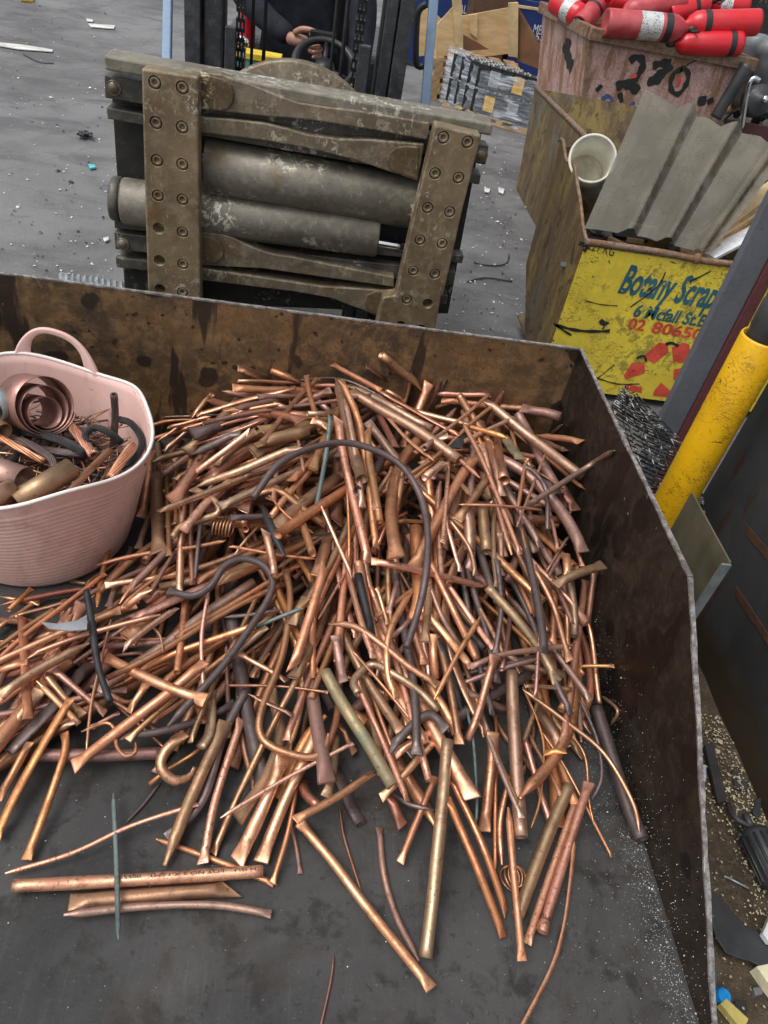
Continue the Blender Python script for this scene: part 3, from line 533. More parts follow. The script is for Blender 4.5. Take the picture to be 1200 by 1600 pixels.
def plate(pts, bolts, holes):
    o = MB().pY(pts, YC - .045, .055).build('mounting_plate', M['clamp_plate'], cl)
    cut = MB()
    for x, y in bolts + holes:
        c = atY(x, y, YC - .045); cut.lathe([(.0001, -.02), (.0165, -.02), (.0165, .011 if (x, y) in bolts else .04), (.0001, .011 if (x, y) in bolts else .04)], c, (0, 1, 0), 18)
    co_ = cut.build('cutter', M['dark_hole'])
    bv = o.modifiers.new('bevel', 'BEVEL'); bv.width = .005; bv.segments = 2; bv.limit_method = 'ANGLE'; bv.angle_limit = R(40)
    md = o.modifiers.new('b', 'BOOLEAN'); md.object = co_; md.operation = 'DIFFERENCE'; md.solver = 'EXACT'
    bake(o); bpy.data.objects.remove(co_)
    for x, y in bolts:
        c = atY(x, y, YC - .045) + [0, .011, 0]; b = MB(); b.lathe([(.0135, .0), (.0135, -.0075), (.0120, -.009), (.0068, -.009), (.0060, -.002), (.0001, -.002)], c, (0, 1, 0), 12); b.build('socket_bolt', M['clamp_plate'], o, loc=None)
    return o
bl = [(241.5, 129), (284.5, 137), (243.5, 192), (284.5, 199), (245, 251), (284.5, 257), (246.5, 306), (285, 312), (285, 363), (285.5, 413), (285, 457)]
hl = [(247.5, 357), (249, 407), (250, 452)]
plate([(221, 107), (309, 120), (311, 300), (313, 490), (232, 478), (227, 330)], bl, hl)
k3 = 3.53
br = [(460 + x / k3, 140 + y / k3) for x, y in ((822, 265), (955, 290), (776, 463), (905, 487), (735, 653), (857, 676), (693, 830), (815, 850), (656, 1000), (775, 1018), (620, 1158))]
hr = [(460 + x / k3, 140 + y / k3) for x, y in ((735, 1180), (585, 1303), (697, 1322))]
plate([(680, 195), (752, 212), (722, 330), (693, 460), (689, 463), (676, 540), (584, 525), (598, 465), (618, 462), (648, 330)], br, hr)
# rotator disc behind the top bar
c = atY(456, 258, 2.42); mb = MB(); mb.lathe([(.001, 0), (.274, 0), (.281, .006), (.281, .03), (.001, .03)], c, (0, 1, 0), 72); mb.build('rotator_disc', M['clamp_arm'], cl)
MB().span((-.2, 2.33, .2), (.14, 2.62, .72)).build('rotator_body', M['clamp_back'], cl, .01)

# ---------------------------------------------------------------- forklift
fl = thing('forklift', 'forklift with dark mast and blue guard posts behind the clamp', 'forklift', (-.1, 3.4, G))
YM = 2.66
def mast(x0, x1, Y, d, nm='mast_channel', mt='mast_steel', ytop=None, z0=G + .05):
    a = atY(x0, 60, Y); b = atY(x1, 60, Y); z1 = 2.3 if ytop is None else zat((a[0] + b[0]) / 2, Y, ytop)
    return MB().span((a[0], Y, z0), (b[0], Y + d, z1)).build(nm, M[mt], fl, .003)
mast(288, 313, YM, .14); mast(319, 346, YM + .02, .10); mast(598, 616, YM + .02, .10); mast(619, 642, YM, .14)
mast(346.5, 352, YM + .06, .05); mast(592, 597.5, YM + .06, .05)
mast(351, 368, YM - .03, .03, 'chain_anchor', 'mast_steel', 42, .5); mast(563, 582, YM - .03, .03, 'chain_anchor', 'mast_steel', 72, .5)
def chain(x0, x1, Y):
    a = atY(x0, 60, Y); b = atY(x1, 60, Y); mb = MB(); z = .45; xm = (a[0] + b[0]) / 2; wd = b[0] - a[0]; i = 0
    while z < 2.2:
        for k in range(5):
            if (k + i) % 2: continue
            mb.box((a[0] + wd * (k + .5) / 5, Y, z + .014), (wd / 5.6, .022, .036))
        mb.lathe([(.0001, 0), (.006, 0), (.006, wd * .98), (.0001, wd * .98)], (a[0] + .001, Y, z), (1, 0, 0), 8); z += .026; i += 1
    mb.build('lift_chain', M['chain_steel'], fl)
chain(368.5, 382, YM + .02); chain(553, 568, YM + .02)
for x, q, mt in ((394, 5, 'black_plastic'), (413, 6, 'black_plastic'), (521, 5, 'tank_dark'), (538, 7, 'mast_steel')):
    a = atY(x, 60, YM + .03); r = q / 2 * depth(a) / F; MB().tube([(a[0], a[1], .4), (a[0], a[1], 1.2), (a[0], a[1], 2.2)], r, 10).build('hose' if q < 7 else 'lift_rod', M[mt], fl)
def post(x0, y0, x1, y1, wd, Y0, Y1, top=-160):
    a, b = atY(x0, y0, Y0), atY(x1, y1, Y1); d = (a - b) / np.linalg.norm(a - b); a = a + d * .9; b = b - d * .5; r = wd / 2 * depth(b) / F
    s_ = np.array([1, 0, 0.]) * r; q = np.array([0, 1, 0.]) * r * 1.3
    mb = MB(); mb.add([b - s_ - q, b + s_ - q, b + s_ + q, b - s_ + q, a - s_ - q, a + s_ - q, a + s_ + q, a - s_ + q], [(0, 1, 2, 3), (4, 5, 6, 7), (0, 1, 5, 4), (1, 2, 6, 5), (2, 3, 7, 6), (3, 0, 4, 7)]); return mb.build('guard_post', M['guard_blue'], fl, .004)
post(262.5, 0, 261, 85, 13, 3.05, 2.95); post(677.5, 0, 664.5, 162, 13, 3.05, 2.9)
mb = MB(); hp = [(667, 6), (655, 16), (651, 40), (650, 95), (656, 104), (664, 102)]; mb.tube(catmull([atY(x, y, 2.96) for x, y in hp], .012), .011, 8); mb.build('grab_handle', M['black_plastic'], fl)
# cab: floor, dash, seat, wheel, levers, bonnet
MB().span((-.52, 3.1, G + .02), (.30, 3.9, .30)).build('floor_box', M['black_plastic'], fl, .01)
MB().span((-.44, 3.05, .3), (.24, 3.16, .56)).build('dashboard', M['black_plastic'], fl, .015)
a = atY(395, 95, 3.2); MB().span((a[0] - .09, 3.18, a[2] - .10), (a[0] + .10, 3.26, a[2] + .005)).build('side_panel', M['teal_paint'], fl, .006)
MB().span((a[0] - .095, 3.175, a[2] + .0055), (a[0] + .105, 3.265, a[2] + .028)).build('warning_strip', M['stripe_yellow'], fl, .003)
MB().span((-.50, 4.12, G + .15), (.36, 5.1, .62)).build('counterweight', M['mast_steel'], fl, .03)
MB().span((-.33, 3.72, .30), (.17, 4.15, .44)).build('seat', M['seat_vinyl'], fl, .03); MB().span((-.31, 4.08, .442), (.15, 4.17, .95)).build('seat_back', M['seat_vinyl'], fl, .03)
for x, y in ((378, 62), (383, 66)):
    t_ = atY(x, y, 3.12); mb = MB(); mb.tube(catmull([t_, t_ + np.array([.0, .0, -.08]), t_ + np.array([.03, .0, -.3])], .03), .006, 8); mb.lathe([(.001, -.016), (.012, -.012), (.015, 0), (.010, .012), (.001, .014)], t_, (0, 0, 1), 12); mb.build('lever', M['chrome'], fl)
wc = atY(507, 100, 3.12); nrmw = nrm(np.array([0, -.55, .83])); U = np.array([1, 0, 0.]); V = np.cross(nrmw, U); rw = 46 * depth(wc) / F
mb = MB(); mb.tube([wc + rw * (math.cos(t) * U + math.sin(t) * V) for t in np.linspace(0, 2 * math.pi, 49)], .013, 10, False)
for t in (R(90), R(210), R(330)): mb.tube([wc - nrmw * .02, wc + rw * .97 * (math.cos(t) * U + math.sin(t) * V)], .008, 8)
mb.lathe([(.001, .012), (.035, .008), (.04, -.01), (.03, -.05), (.03, -.3)], wc - nrmw * .01, nrmw, 18); mb.build('steering_wheel', M['black_plastic'], fl)
for x in (-.5, .28):
    for y in (2.95, 4.6):
        mb = MB(); mb.lathe([(.05, -.07), (.17, -.07), (.2, -.05), (.2, .05), (.17, .07), (.05, .07)], (x, y, G + .2), (1, 0, 0), 28); w_ = mb.build('tyre', M['rubber'], fl)
a = atY(388, 10, 3.9); mb = MB(); mb.lathe([(.001, -.2), (.03, -.2), (.034, -.19), (.034, .16), (.02, .2), (.001, .21)], a, (0, 0, 1), 16); mb.build('fire_extinguisher', M['ext_red'], fl)
# ---------------------------------------------------------------- the driver
def skin(verts, edges, name, mat, sub=2, parent=None):
    me = bpy.data.meshes.new(name); me.from_pydata([v[0] for v in verts], edges, []); o = bpy.data.objects.new(name, me); col.objects.link(o)
    o.modifiers.new('s', 'SKIN')
    for i, v in enumerate(verts): me.skin_vertices[0].data[i].radius = v[1] if isinstance(v[1], tuple) else (v[1], v[1])
    me.skin_vertices[0].data[0].use_root = True
    sm = o.modifiers.new('u', 'SUBSURF'); sm.levels = sub; sm.render_levels = sub
    bake(o); o.data.materials.clear(); o.data.materials.append(M[mat]); o.data.polygons.foreach_set('use_smooth', [True] * len(o.data.polygons)); return o
cx = atY(472, 0, 3.9)[0]; V3 = lambda *a: tuple(float(q) for q in a)
wr = V3(*atY(456, 60, 3.56)); wl = V3(*atY(556, 150, 3.55))
dp = thing('person', 'forklift driver in dark jacket holding a small black device', 'person', (cx, 3.9, .44))
B = [((cx, 3.95, .54), (.17, .13)), ((cx, 3.95, .72), (.165, .125)), ((cx, 3.93, .95), (.19, .13)), ((cx, 3.93, 1.10), (.13, .09)), ((cx, 3.91, 1.18), .058),
     ((cx - .20, 3.92, 1.06), .078), ((cx - .265, 3.80, .83), .066), (tuple(.55 * np.array(wr) + .45 * np.array((cx - .265, 3.80, .80))), .052), (wr, .040),
     ((cx + .20, 3.92, 1.06), .078), ((cx + .27, 3.80, .83), .066), (tuple(.55 * np.array(wl) + .45 * np.array((cx + .27, 3.80, .80))), .052), (wl, .040),
     ((cx - .10, 3.88, .50), .095), ((cx - .13, 3.50, .56), .072), ((cx - .13, 3.42, .30), .05), ((cx - .13, 3.40, .18), .042), ((cx - .13, 3.28, .165), .036),
     ((cx + .10, 3.88, .50), .095), ((cx + .13, 3.50, .56), .072), ((cx + .13, 3.42, .30), .05), ((cx + .13, 3.40, .18), .042), ((cx + .13, 3.28, .165), .036)]
E_ = [(0, 1), (1, 2), (2, 3), (3, 4), (2, 5), (5, 6), (6, 7), (7, 8), (2, 9), (9, 10), (10, 11), (11, 12), (0, 13), (13, 14), (14, 15), (15, 16), (16, 17), (0, 18), (18, 19), (19, 20), (20, 21), (21, 22)]
def under(o, par):
    o.parent = par; o.location = tuple(-np.array(parent_loc(par))); return o
bo = skin(B, E_, 'body', 'jacket'); bo.data.materials.append(M['trousers'])
for f_ in bo.data.polygons:
    if f_.center.z < .58: f_.material_index = 1
under(bo, dp)
hd = skin([((cx, 3.92, 1.14), .05), ((cx, 3.91, 1.20), .052), ((cx, 3.90, 1.27), (.072, .082)), ((cx, 3.90, 1.34), (.076, .09)), ((cx, 3.91, 1.40), (.05, .06)), ((cx, 3.80, 1.285), .013), ((cx - .078, 3.91, 1.30), .014), ((cx + .078, 3.91, 1.30), .014)], [(0, 1), (1, 2), (2, 3), (3, 4), (2, 5), (2, 6), (2, 7)], 'head', 'skin'); under(hd, dp)
mb = MB(); mb.lathe([(.088, -.03), (.094, .02), (.085, .06), (.05, .092), (.001, .10)], (cx, 3.915, 1.335), (0, .12, 1), 20); mb.build('hair', M['hair'], dp)
for s_ in (-1, 1): MB().lathe([(.001, -.009), (.009, 0), (.001, .009)], (cx + s_ * .032, 3.822, 1.315), (0, 1, 0), 10).build('eye', M['label_white'], dp)
HS = 1.12
def hand(wp, sx, name):
    c = np.array(wp); q = lambda x, y, z: V3(*(c + HS * np.array([x * sx, y, z])))
    hv = [(q(-.02, .01, 0), .026), (q(.03, -.01, -.002), (.034, .026)), (q(.065, -.02, .0), (.034, .022))]; he = [(0, 1), (1, 2)]
    o = skin(hv, he, name, 'skin')
    bm = bmesh.new(); bm.from_mesh(o.data)
    for k, (z, L) in enumerate(((.030, .9), (.011, 1.0), (-.009, .95), (-.028, .8))):
        f = skin([(q(.06, -.02, z * .8), .0105), (q(.088, -.028, z), .0102), (q(.112, -.052 * L, z * 1.05), .0095), (q(.100, -.082 * L, z * 1.05 - .004), .0085), (q(.078, -.088 * L, z - .008), .0075)], [(0, 1), (1, 2), (2, 3), (3, 4)], 'f', 'skin', 1); bm.from_mesh(f.data); bpy.data.objects.remove(f)
    f = skin([(q(.005, -.02, .02), .014), (q(.035, -.045, .042), .0125), (q(.065, -.06, .046), .011), (q(.088, -.066, .043), .009)], [(0, 1), (1, 2), (2, 3)], 'f', 'skin', 1); bm.from_mesh(f.data); bpy.data.objects.remove(f)
    bm.to_mesh(o.data); bm.free(); o.data.polygons.foreach_set('use_smooth', [True] * len(o.data.polygons)); under(o, dp)
hand(wr, 1, 'hand'); hand(wl, -1, 'hand')
c = np.array(wr) + [.125, -.075, .032]
dv = thing('handheld_device', 'small black handheld device held by the forklift driver', 'device', c)
MB().box(c, (.105, .035, .050)).build('case', M['black_plastic'], dv, .006); MB().box(c + [.012, -.0188, .006], (.06, .002, .028)).build('screen', M['label_black'], dv)

# ---------------------------------------------------------------- yellow bin with the painted firm name
yb = thing('scrap_skip', 'battered yellow steel skip with blue painted lettering and red recycling arrows', 'skip', (1.6, 2.8, G))
SP = [(2.475, .462), (2.56, .485), (2.66, .53), (2.75, .562), (2.86, .60), (2.96, .585), (3.08, .625), (3.125, .612), (3.07, .13), (2.78, -.075), (2.475, -.105)]
for x in (.93, 2.30): MB().prism([(x, y, z) for y, z in SP], (.008, 0, 0)).build('side_panel', M['skip_side'], yb)
mb = MB(); mb.span((.932, 2.466, -.105), (2.306, 2.4745, .452)); mb.build('front_panel', M['skip_yellow'], yb)
MB().span((.938, 3.08, .12), (2.30, 3.088, .61)).build('back_panel', M['skip_side'], yb); MB().span((.938, 2.475, -.08), (2.30, 3.0, -.07)).build('floor_plate', M['skip_side'], yb)
mb = MB(); mb.tube(catmull([(.925, 2.470, .466), (1.2, 2.468, .469), (1.36, 2.466, .463), (1.6, 2.468, .468), (2.31, 2.470, .466)], .04), .012, 8); mb.lathe([(.001, -.014), (.017, -.01), (.019, .004), (.001, .014)], (1.335, 2.462, .468), (1, 0, 0), 10); mb.build('rim', M['skip_rim'], yb)
mb = MB(); mb.tube(catmull([(.934, y, z + .004) for y, z in SP[:8]], .03), .007, 6); mb.build('rim', M['skip_rim'], yb)
for x in (1.0, 2.1): MB().span((x, 2.5, G + .003), (x + .12, 3.0, -.106)).build('foot', M['black_plastic'], yb)
YF = 2.4645; up = np.array([0, 0, 1.])
def line(s_, a, b, hpx, mt, shear, nm='lettering', dy=0.0):
    P0, P1 = atY(*a, YF - dy), atY(*b, YF - dy); h = hpx * depth(P0) / F / .80
    mb = MB(); letter(mb, s_, P0, P1, up, h, shear, 0, .028 if 'KG' not in s_ else 0); mb.build(nm, M[mt], yb)
line('Botany Scrap', (965, 456), (1113, 482), 35, 'paint_teal', .22); line('6 Mcfall St.B', (988, 494), (1100, 511), 16, 'paint_teal', .1); line('02', (979, 513), (1005, 517), 14, 'paint_red', .0); line('80650', (1016, 519), (1094, 531), 14, 'paint_red', .0)
line('221 KG', (917, 389), (959, 401), 11, 'paint_black', .2)
mb = MB()
for pl in ([(1005, 557), (1030, 535), (1043, 538), (1045, 550), (1022, 568)], [(1050, 543), (1067, 535), (1077, 538), (1079, 557), (1067, 567), (1052, 567)], [(975, 587), (987, 567), (1000, 568), (1007, 565), (1008, 583), (977, 593)], [(977, 600), (1003, 605), (1003, 614), (980, 610)], [(1023, 610), (1033, 598), (1047, 610), (1045, 621), (1020, 618)], [(1053, 577), (1066, 575), (1062, 597), (1052, 593)]):
    q = [atY(x, y, YF) for x, y in pl]; MB().add(q, [list(range(len(q)))]).build('recycling_arrow', M['paint_red'], yb)
mb = MB()
for st, wd in (([(868, 508), (900, 516), (930, 518), (953, 517)], .012), ([(938, 500), (945, 507), (950, 503)], .016), ([(865, 505), (880, 516), (893, 524)], .008), ([(1040, 538), (1050, 536), (1060, 541)], .012), ([(995, 560), (1006, 556), (1010, 565)], .010), ([(905, 610), (935, 590), (960, 570)], .004), ([(930, 590), (965, 600), (1000, 600)], .005), ([(1078, 440), (1095, 432), (1110, 424)], .006), ([(985, 480), (1010, 462), (1030, 445), (1040, 425)], .005), ([(915, 470), (940, 476), (965, 478)], .004), ([(905, 380), (918, 385), (912, 393)], .014)):
    mb = MB(); ribbon(mb, [atY(x, y, YF - .001) for x, y in st], wd); mb.build('scrape_mark', M['paint_black'], yb)
# second yellow bin behind it
yb2 = thing('scrap_skip', 'dirty yellow and blue flaked skip side standing behind the lettered skip', 'skip', (1.9, 4.4, G))
SP2 = [(3.6, .45), (4.1, .455), (5.27, .423), (5.06, -.136), (3.6, -.136)]
for x in (1.32, 2.5): MB().prism([(x, y, z) for y, z in SP2], (.01, 0, 0)).build('side_panel', M['skip_side'], yb2)
MB().span((1.322, 3.59, -.13), (2.508, 3.5995, .448)).build('front_panel', M['skip_side'], yb2); MB().add([(1.33, 5.06, -.13), (2.5, 5.06, -.13), (2.5, 5.268, .42), (1.33, 5.268, .42)], [(0, 1, 2, 3)]).build('back_panel', M['skip_side'], yb2)
MB().span((1.33, 3.6, -.12), (2.5, 5.05, -.11)).build('floor_plate', M['skip_side'], yb2)
mb = MB(); mb.tube([(1.325, 3.59, .455), (1.325, 4.1, .46), (1.325, 5.27, .428)], .014, 8); mb.build('rim', M['skip_rim'], yb2)
# things lying in the lettered skip
bm_c = atY(926, 248, 2.86); dv_ = -nrm(ray(926, 248)); axb = nrm(dv_ + .16 * right - .30 * down); rb = 36.5 * depth(bm_c) / F
bk = thing('bucket', 'empty off-white plastic bucket lying in the yellow skip', 'bucket', bm_c)
mb = MB(); Lb = .17; mb.lathe([(.001, -Lb - .004), (rb * .80, -Lb - .004), (rb * .97, 0), (rb * .93, 0), (rb * .77, -Lb), ], bm_c, axb, 40); mb.build('body', M['bucket_white'], bk)
mb = MB(); mb.lathe([(.001, -Lb + .003), (rb * .5, -Lb + .006), (rb * .765, -Lb + .002)], bm_c, axb, 30); mb.build('residue', M['bucket_residue'], bk)
mb = MB(); mb.lathe([(rb * .92, -.006), (rb, -.008), (rb * 1.03, 0), (rb * .98, .004), (rb * .92, .003), (rb * .92, -.006)], bm_c, axb, 44); mb.build('rim', M['bucket_white'], bk)
# corrugated roof sheet
b0, b1, t0, t1 = atY(913, 357, 2.53), atY(1092, 391, 2.53), atY(1008, 138, 3.20), atY(1206, 226, 2.92)
nn = nrm(np.cross(b1 - b0, t0 - b0)); nn = nn * np.sign(-nn[1]); prf = [(0, 0), (.10, .002), (.28, -.002), (.33, .026), (.37, .030), (.44, 0), (.52, .003), (.62, -.002), (.67, .026), (.71, .030), (.78, 0), (.9, .002), (.96, 0), (.985, .022), (1.03, .022), (1.06, 0), (1.12, 0)]
Nv = 16; vs = []
for j in range(Nv + 1):
    v = j / Nv
    for u, k in prf:
        p_ = (b0 * (1 - u) + b1 * u) * (1 - v) + (t0 * (1 - u) + t1 * u) * v
        vs.append(p_ + nn * (k + .012 * math.sin(v * 3 + u * 4)) + (t0 - b0) * (.012 * math.sin(u * 37) if j == Nv else 0))
n_ = len(prf); fs = [[j * n_ + i, j * n_ + i + 1, (j + 1) * n_ + i + 1, (j + 1) * n_ + i] for j in range(Nv) for i in range(n_ - 1)]
o = MB().add(vs, fs).build('roof_sheet', M['roof_sheet']); uvl = o.data.uv_layers.new(name='UVMap')
for lp in o.data.loops: i_ = lp.vertex_index; uvl.data[lp.index].uv = (prf[i_ % n_][0], (i_ // n_) / Nv)
tag(o, 'dirty translucent corrugated roofing sheet leaning in the yellow skip', 'roof sheet'); md = o.modifiers.new('s', 'SOLIDIFY'); md.thickness = .003
for i in range(6):
    a, b = atY(1098, 388 - i * 3, 2.62 + i * .012), atY(1202, 338 - i * 8.5, 2.95); d = nrm(b - a); s_ = nrm(np.cross(d, (0, 0, 1))); u = np.cross(s_, d); a = a - d * .1
    mb = MB(); mb.add([a + s_ * x + u * z for x, z in ((-.03, -.006), (.03, -.006), (.03, .006), (-.03, .006))] + [b + d * .3 + s_ * x + u * z for x, z in ((-.03, -.006), (.03, -.006), (.03, .006), (-.03, .006))], [(0, 1, 2, 3), (4, 5, 6, 7), (0, 1, 5, 4), (1, 2, 6, 5), (2, 3, 7, 6), (3, 0, 4, 7)])
    tag(mb.build('timber_slat', M['pine'] if i % 2 else M['old_wood'], bevel=.001), ('lowest', 'second', 'third', 'fourth', 'fifth', 'topmost')[i] + ' thin timber slat of the bundle beside the roofing sheet in the skip', 'slat', 'bundle of timber slats in the yellow skip')
a, b = atY(1098, 399, 2.60), atY(1190, 352, 2.8); d = nrm(b - a); s_ = nrm(np.cross(d, (0, 0, 1))); mb = MB(); mb.prism([a - s_ * .01, a + s_ * .05, b + d * .2 + s_ * .05, b + d * .2 - s_ * .01], np.cross(s_, d) * .012); tag(mb.build('white_board', M['white_panel']), 'pale board lying under the timber slats in the yellow skip', 'board')
mb = MB()
for i in range(300):
    c = (rnd.uniform(.96, 2.28), rnd.uniform(2.52, 3.0), rnd.uniform(.2, .40)); a = rnd.uniform(0, 3.14); q = np.array(Matrix.Rotation(a, 3, 'Z') @ Matrix.Rotation(rnd.uniform(-.5, .5), 3, 'X'))
    mb.box(c, (rnd.uniform(.02, .16), rnd.uniform(.01, .05), rnd.uniform(.003, .02)), q, rnd.choice([0, 0, 1, 1, 2, 3, 4]))
tag(mb.build('mixed_scrap', [M['black_plastic'], M['tank_grey'], M['chips_white'], M['old_wood'], M['clamp_rail']]), 'mixed metal and plastic scrap filling the yellow skip', 'scrap', kind='stuff')

# ---------------------------------------------------------------- pink skip with fire extinguishers
PY = 5.40
A_ = atY(925, 52, PY); B_ = atY(1174, 93, PY); B_[2] = A_[2]; C_ = atZ(849, 12, A_[2]); D_ = B_ + C_ - A_
ps = thing('scrap_skip', 'pink skip of flaking paint with graffiti heaped with red extinguishers', 'skip', (*((A_ + D_) / 2)[:2], G))
zb = G + .05; ce = (A_ + D_) / 2; inn = lambda p_: np.array([p_[0] + (ce[0] - p_[0]) * .2, p_[1] + (ce[1] - p_[1]) * .0, zb])
a2, b2, c2, d2 = map(inn, (A_, B_, C_, D_)); a2[0] = A_[0] + .17; c2[0] = C_[0] + .17; b2[0] = B_[0] - .06
bk_ = np.array([0, .012, 0])
MB().prism([A_, B_, b2, a2], bk_).build('front_panel', M['skip_pink'], ps)
sd_ = nrm(np.cross(C_ - A_, (0, 0, 1.))); sd_ = sd_ * (1 if sd_[0] > 0 else -1) * .012
MB().prism([A_ + [0, .0125, 0], C_, c2, a2 + [0, .0125, 0]], sd_).build('side_panel', M['skip_pink'], ps); MB().prism([B_ + [0, .0125, 0], D_, d2, b2 + [0, .0125, 0]], -sd_).build('side_panel', M['skip_pink'], ps); MB().prism([C_, D_, d2, c2], -bk_).build('back_panel', M['skip_pink'], ps)
mb = MB(); Mr = np.eye(3)
def bar(a, b, wd, ht):
    a, b = np.asarray(a, float), np.asarray(b, float); d = nrm(b - a); s_ = nrm(np.cross(d, (0, 0, 1.))); u = np.cross(s_, d); q = [(-wd, -ht), (wd, -ht), (wd, ht), (-wd, ht)]
    mb.add([a + s_ * x + u * z for x, z in q] + [b + s_ * x + u * z for x, z in q], [(0, 1, 2, 3), (4, 5, 6, 7), (0, 1, 5, 4), (1, 2, 6, 5), (2, 3, 7, 6), (3, 0, 4, 7)])
bar(A_ + [-.02, -.012, 0], B_ + [.03, -.012, 0], .034, .034); mb.build('rim', M['skip_rim'], ps, .004)
mb = MB(); bar(A_ + [0, .023, 0], C_, .028, .034); mb.build('rim', M['skip_rim'], ps, .004)
mb = MB(); bar(B_ + [0, .023, 0], D_, .028, .034); bar(C_ - [.03, 0, 0], D_ + [.03, 0, 0], .028, .034); mb.build('rim', M['skip_rim'], ps, .004)
mb = MB(); bar((A_ + [0, -.006, -.03]), (a2 + [0, -.006, 0]), .018, .012); mb.build('corner_strip', M['skip_rim'], ps)
def graf(strokes, mt, nm='graffiti_stroke', Y=PY - .003):
    for k, (st, wd) in enumerate(strokes): mb = MB(); ribbon(mb, [atY(x, y, Y - .0006 * (k % 3)) for x, y in st], wd); mb.build(nm, M[mt], ps)
graf([([(984, 96), (993, 90), (1003, 93), (1004, 105), (996, 119), (986, 131)], .042), ([(963, 136), (975, 131), (986, 134), (998, 143)], .055), ([(1020, 103), (1035, 99), (1049, 97)], .045), ([(1048, 100), (1038, 112), (1020, 126), (1018, 134)], .058), ([(1030, 118), (1022, 130)], .06), ([(1066, 108), (1054, 114), (1048, 128), (1050, 142), (1060, 147), (1070, 136), (1076, 120), (1072, 109), (1064, 107)], .03), ([(934, 135), (938, 140)], .04), ([(1098, 150), (1096, 165)], .05), ([(1105, 160), (1115, 155)], .03), ([(968, 145), (972, 160)], .03), ([(1058, 112), (1080, 98), (1100, 90)], .008)], 'paint_black')
graf([([(944, 150), (940, 170), (934, 190), (931, 205)], .026), ([(944, 150), (955, 152), (955, 162), (943, 168)], .022), ([(947, 168), (953, 190)], .02), ([(960, 172), (972, 178)], .022), ([(955, 182), (968, 190)], .02), ([(950, 195), (965, 199)], .02), ([(978, 175), (984, 165), (992, 160)], .02), ([(985, 180), (998, 178)], .02)], 'paint_blue')
graf([([(1060, 120), (1062, 128), (1058, 136)], .022), ([(985, 120), (995, 118)], .02)], 'paint_red')
mb = MB()
for st, wd in (([(888, 60), (886, 85), (893, 105)], .09), ([(880, 70), (882, 80)], .05)):
    q = []
    for x, y in st:      # on the left side panel
        d = ray(x, y); nn2 = np.cross(C_ - A_, a2 - A_); t = ((A_ - CO) @ nn2) / (d @ nn2); q.append(CO + d * t * .998)
    mb = MB(); ribbon(mb, q, wd, normal=nrm(np.cross(C_ - A_, a2 - A_))); mb.build('graffiti_stroke', M['paint_black'], ps)
gx = 'fire extinguishers heaped in the pink skip'
def ext(p0, p1, dpx, Y0, Y1, mt, lb, silver=False, band=None, cone=False):
    a, b = atY(*p0, Y0), atY(*p1, Y1); L = np.linalg.norm(b - a); ax = (b - a) / L; r = dpx / 2 * depth(a) / F
    t = thing('fire_extinguisher', lb, 'extinguisher', a, gx); mb = MB()
    k = .55 if cone else 1
    mb.lathe([(.001, .01), (r * .8, .01), (r * .97, 0), (r, .02), (r, L * (.45 if cone else .80)), (r * (.86 if cone else .95), L * .86), (r * .68, L * .94), (r * .3, L * .985), (r * .25, L * 1.03), (.001, L * 1.03)], a, ax, 28); mb.build('body', M[mt], t)
    if silver: MB().lathe([(r * 1.006, L * .40), (r * 1.006, L * .66)], a, ax, 28).build('label', M['label_silver'], t)
    if band: MB().lathe([(r * 1.007, L * band), (r * 1.007, L * (band + .09))], a, ax, 28).build('band', M['label_black'], t)
    mb = MB(); mb.lathe([(.001, 0), (r * .3, 0), (r * .3, .035), (r * .2, .05), (.001, .05)], a + ax * L * 1.02, ax, 12); s_ = nrm(np.cross(ax, (0, 0, 1))); mb.tube([a + ax * (L * 1.02 + .03), a + ax * (L * 1.02 + .05) + s_ * .06, a + ax * (L * 1.0) + s_ * .09], .008, 6); mb.build('valve', M['label_black'], t)
ext((945, 35), (1072, 46), 39, 5.36, 5.36, 'ext_dull', 'dull red extinguisher with silver label and black band on the front rim', True, .70)
ext((1184, 35), (1070, 38), 37, 5.42, 5.42, 'ext_red', 'bright red extinguisher with black band lying right end outward', False, .68)
ext((1157, 68), (1055, 68), 35, 5.36, 5.36, 'ext_red', 'bright red extinguisher wedged lowest at the right of the front rim', False, .12, True)
ext((1068, 0), (972, 20), 34, 5.62, 5.58, 'ext_dull', 'dull red extinguisher lying behind the silver labelled one')
ext((1042, 24), (1110, 2), 33, 5.58, 5.66, 'ext_red', 'bright red extinguisher slanting up in the middle of the heap', False, .55)
ext((1168, 8), (1098, 8), 32, 5.72, 5.74, 'ext_red', 'red extinguisher with pale end at the back right of the heap', True)
ext((868, 2), (912, 30), 34, 5.9, 5.7, 'ext_red', 'red extinguisher pointing forward at the left end of the heap', True)
ext((905, 40), (940, 2), 30, 5.66, 5.8, 'ext_dull', 'dark red extinguisher with black head near the front left corner', False, .6)
ext((955, -4), (1010, 12), 32, 5.75, 5.7, 'ext_red', 'red extinguisher half hidden at the top of the heap')
ext((1010, -12), (1080, -8), 34, 5.85, 5.85, 'ext_red', 'red extinguisher at the very top behind the heap')
ext((905, -8), (960, -14), 34, 5.95, 5.95, 'ext_red', 'red extinguisher at the back left of the heap')
mb = MB(); q = [A_ + [.03, .05, -.13], B_ + [-.03, .05, -.13], D_ + [-.05, -.05, -.13], C_ + [.05, -.05, -.13]]; mb.add(q, [(0, 1, 2, 3)]); tag(mb.build('extinguisher_bed', M['ext_dull']), 'deeper layer of red extinguishers packed inside the pink skip', 'scrap', kind='stuff')
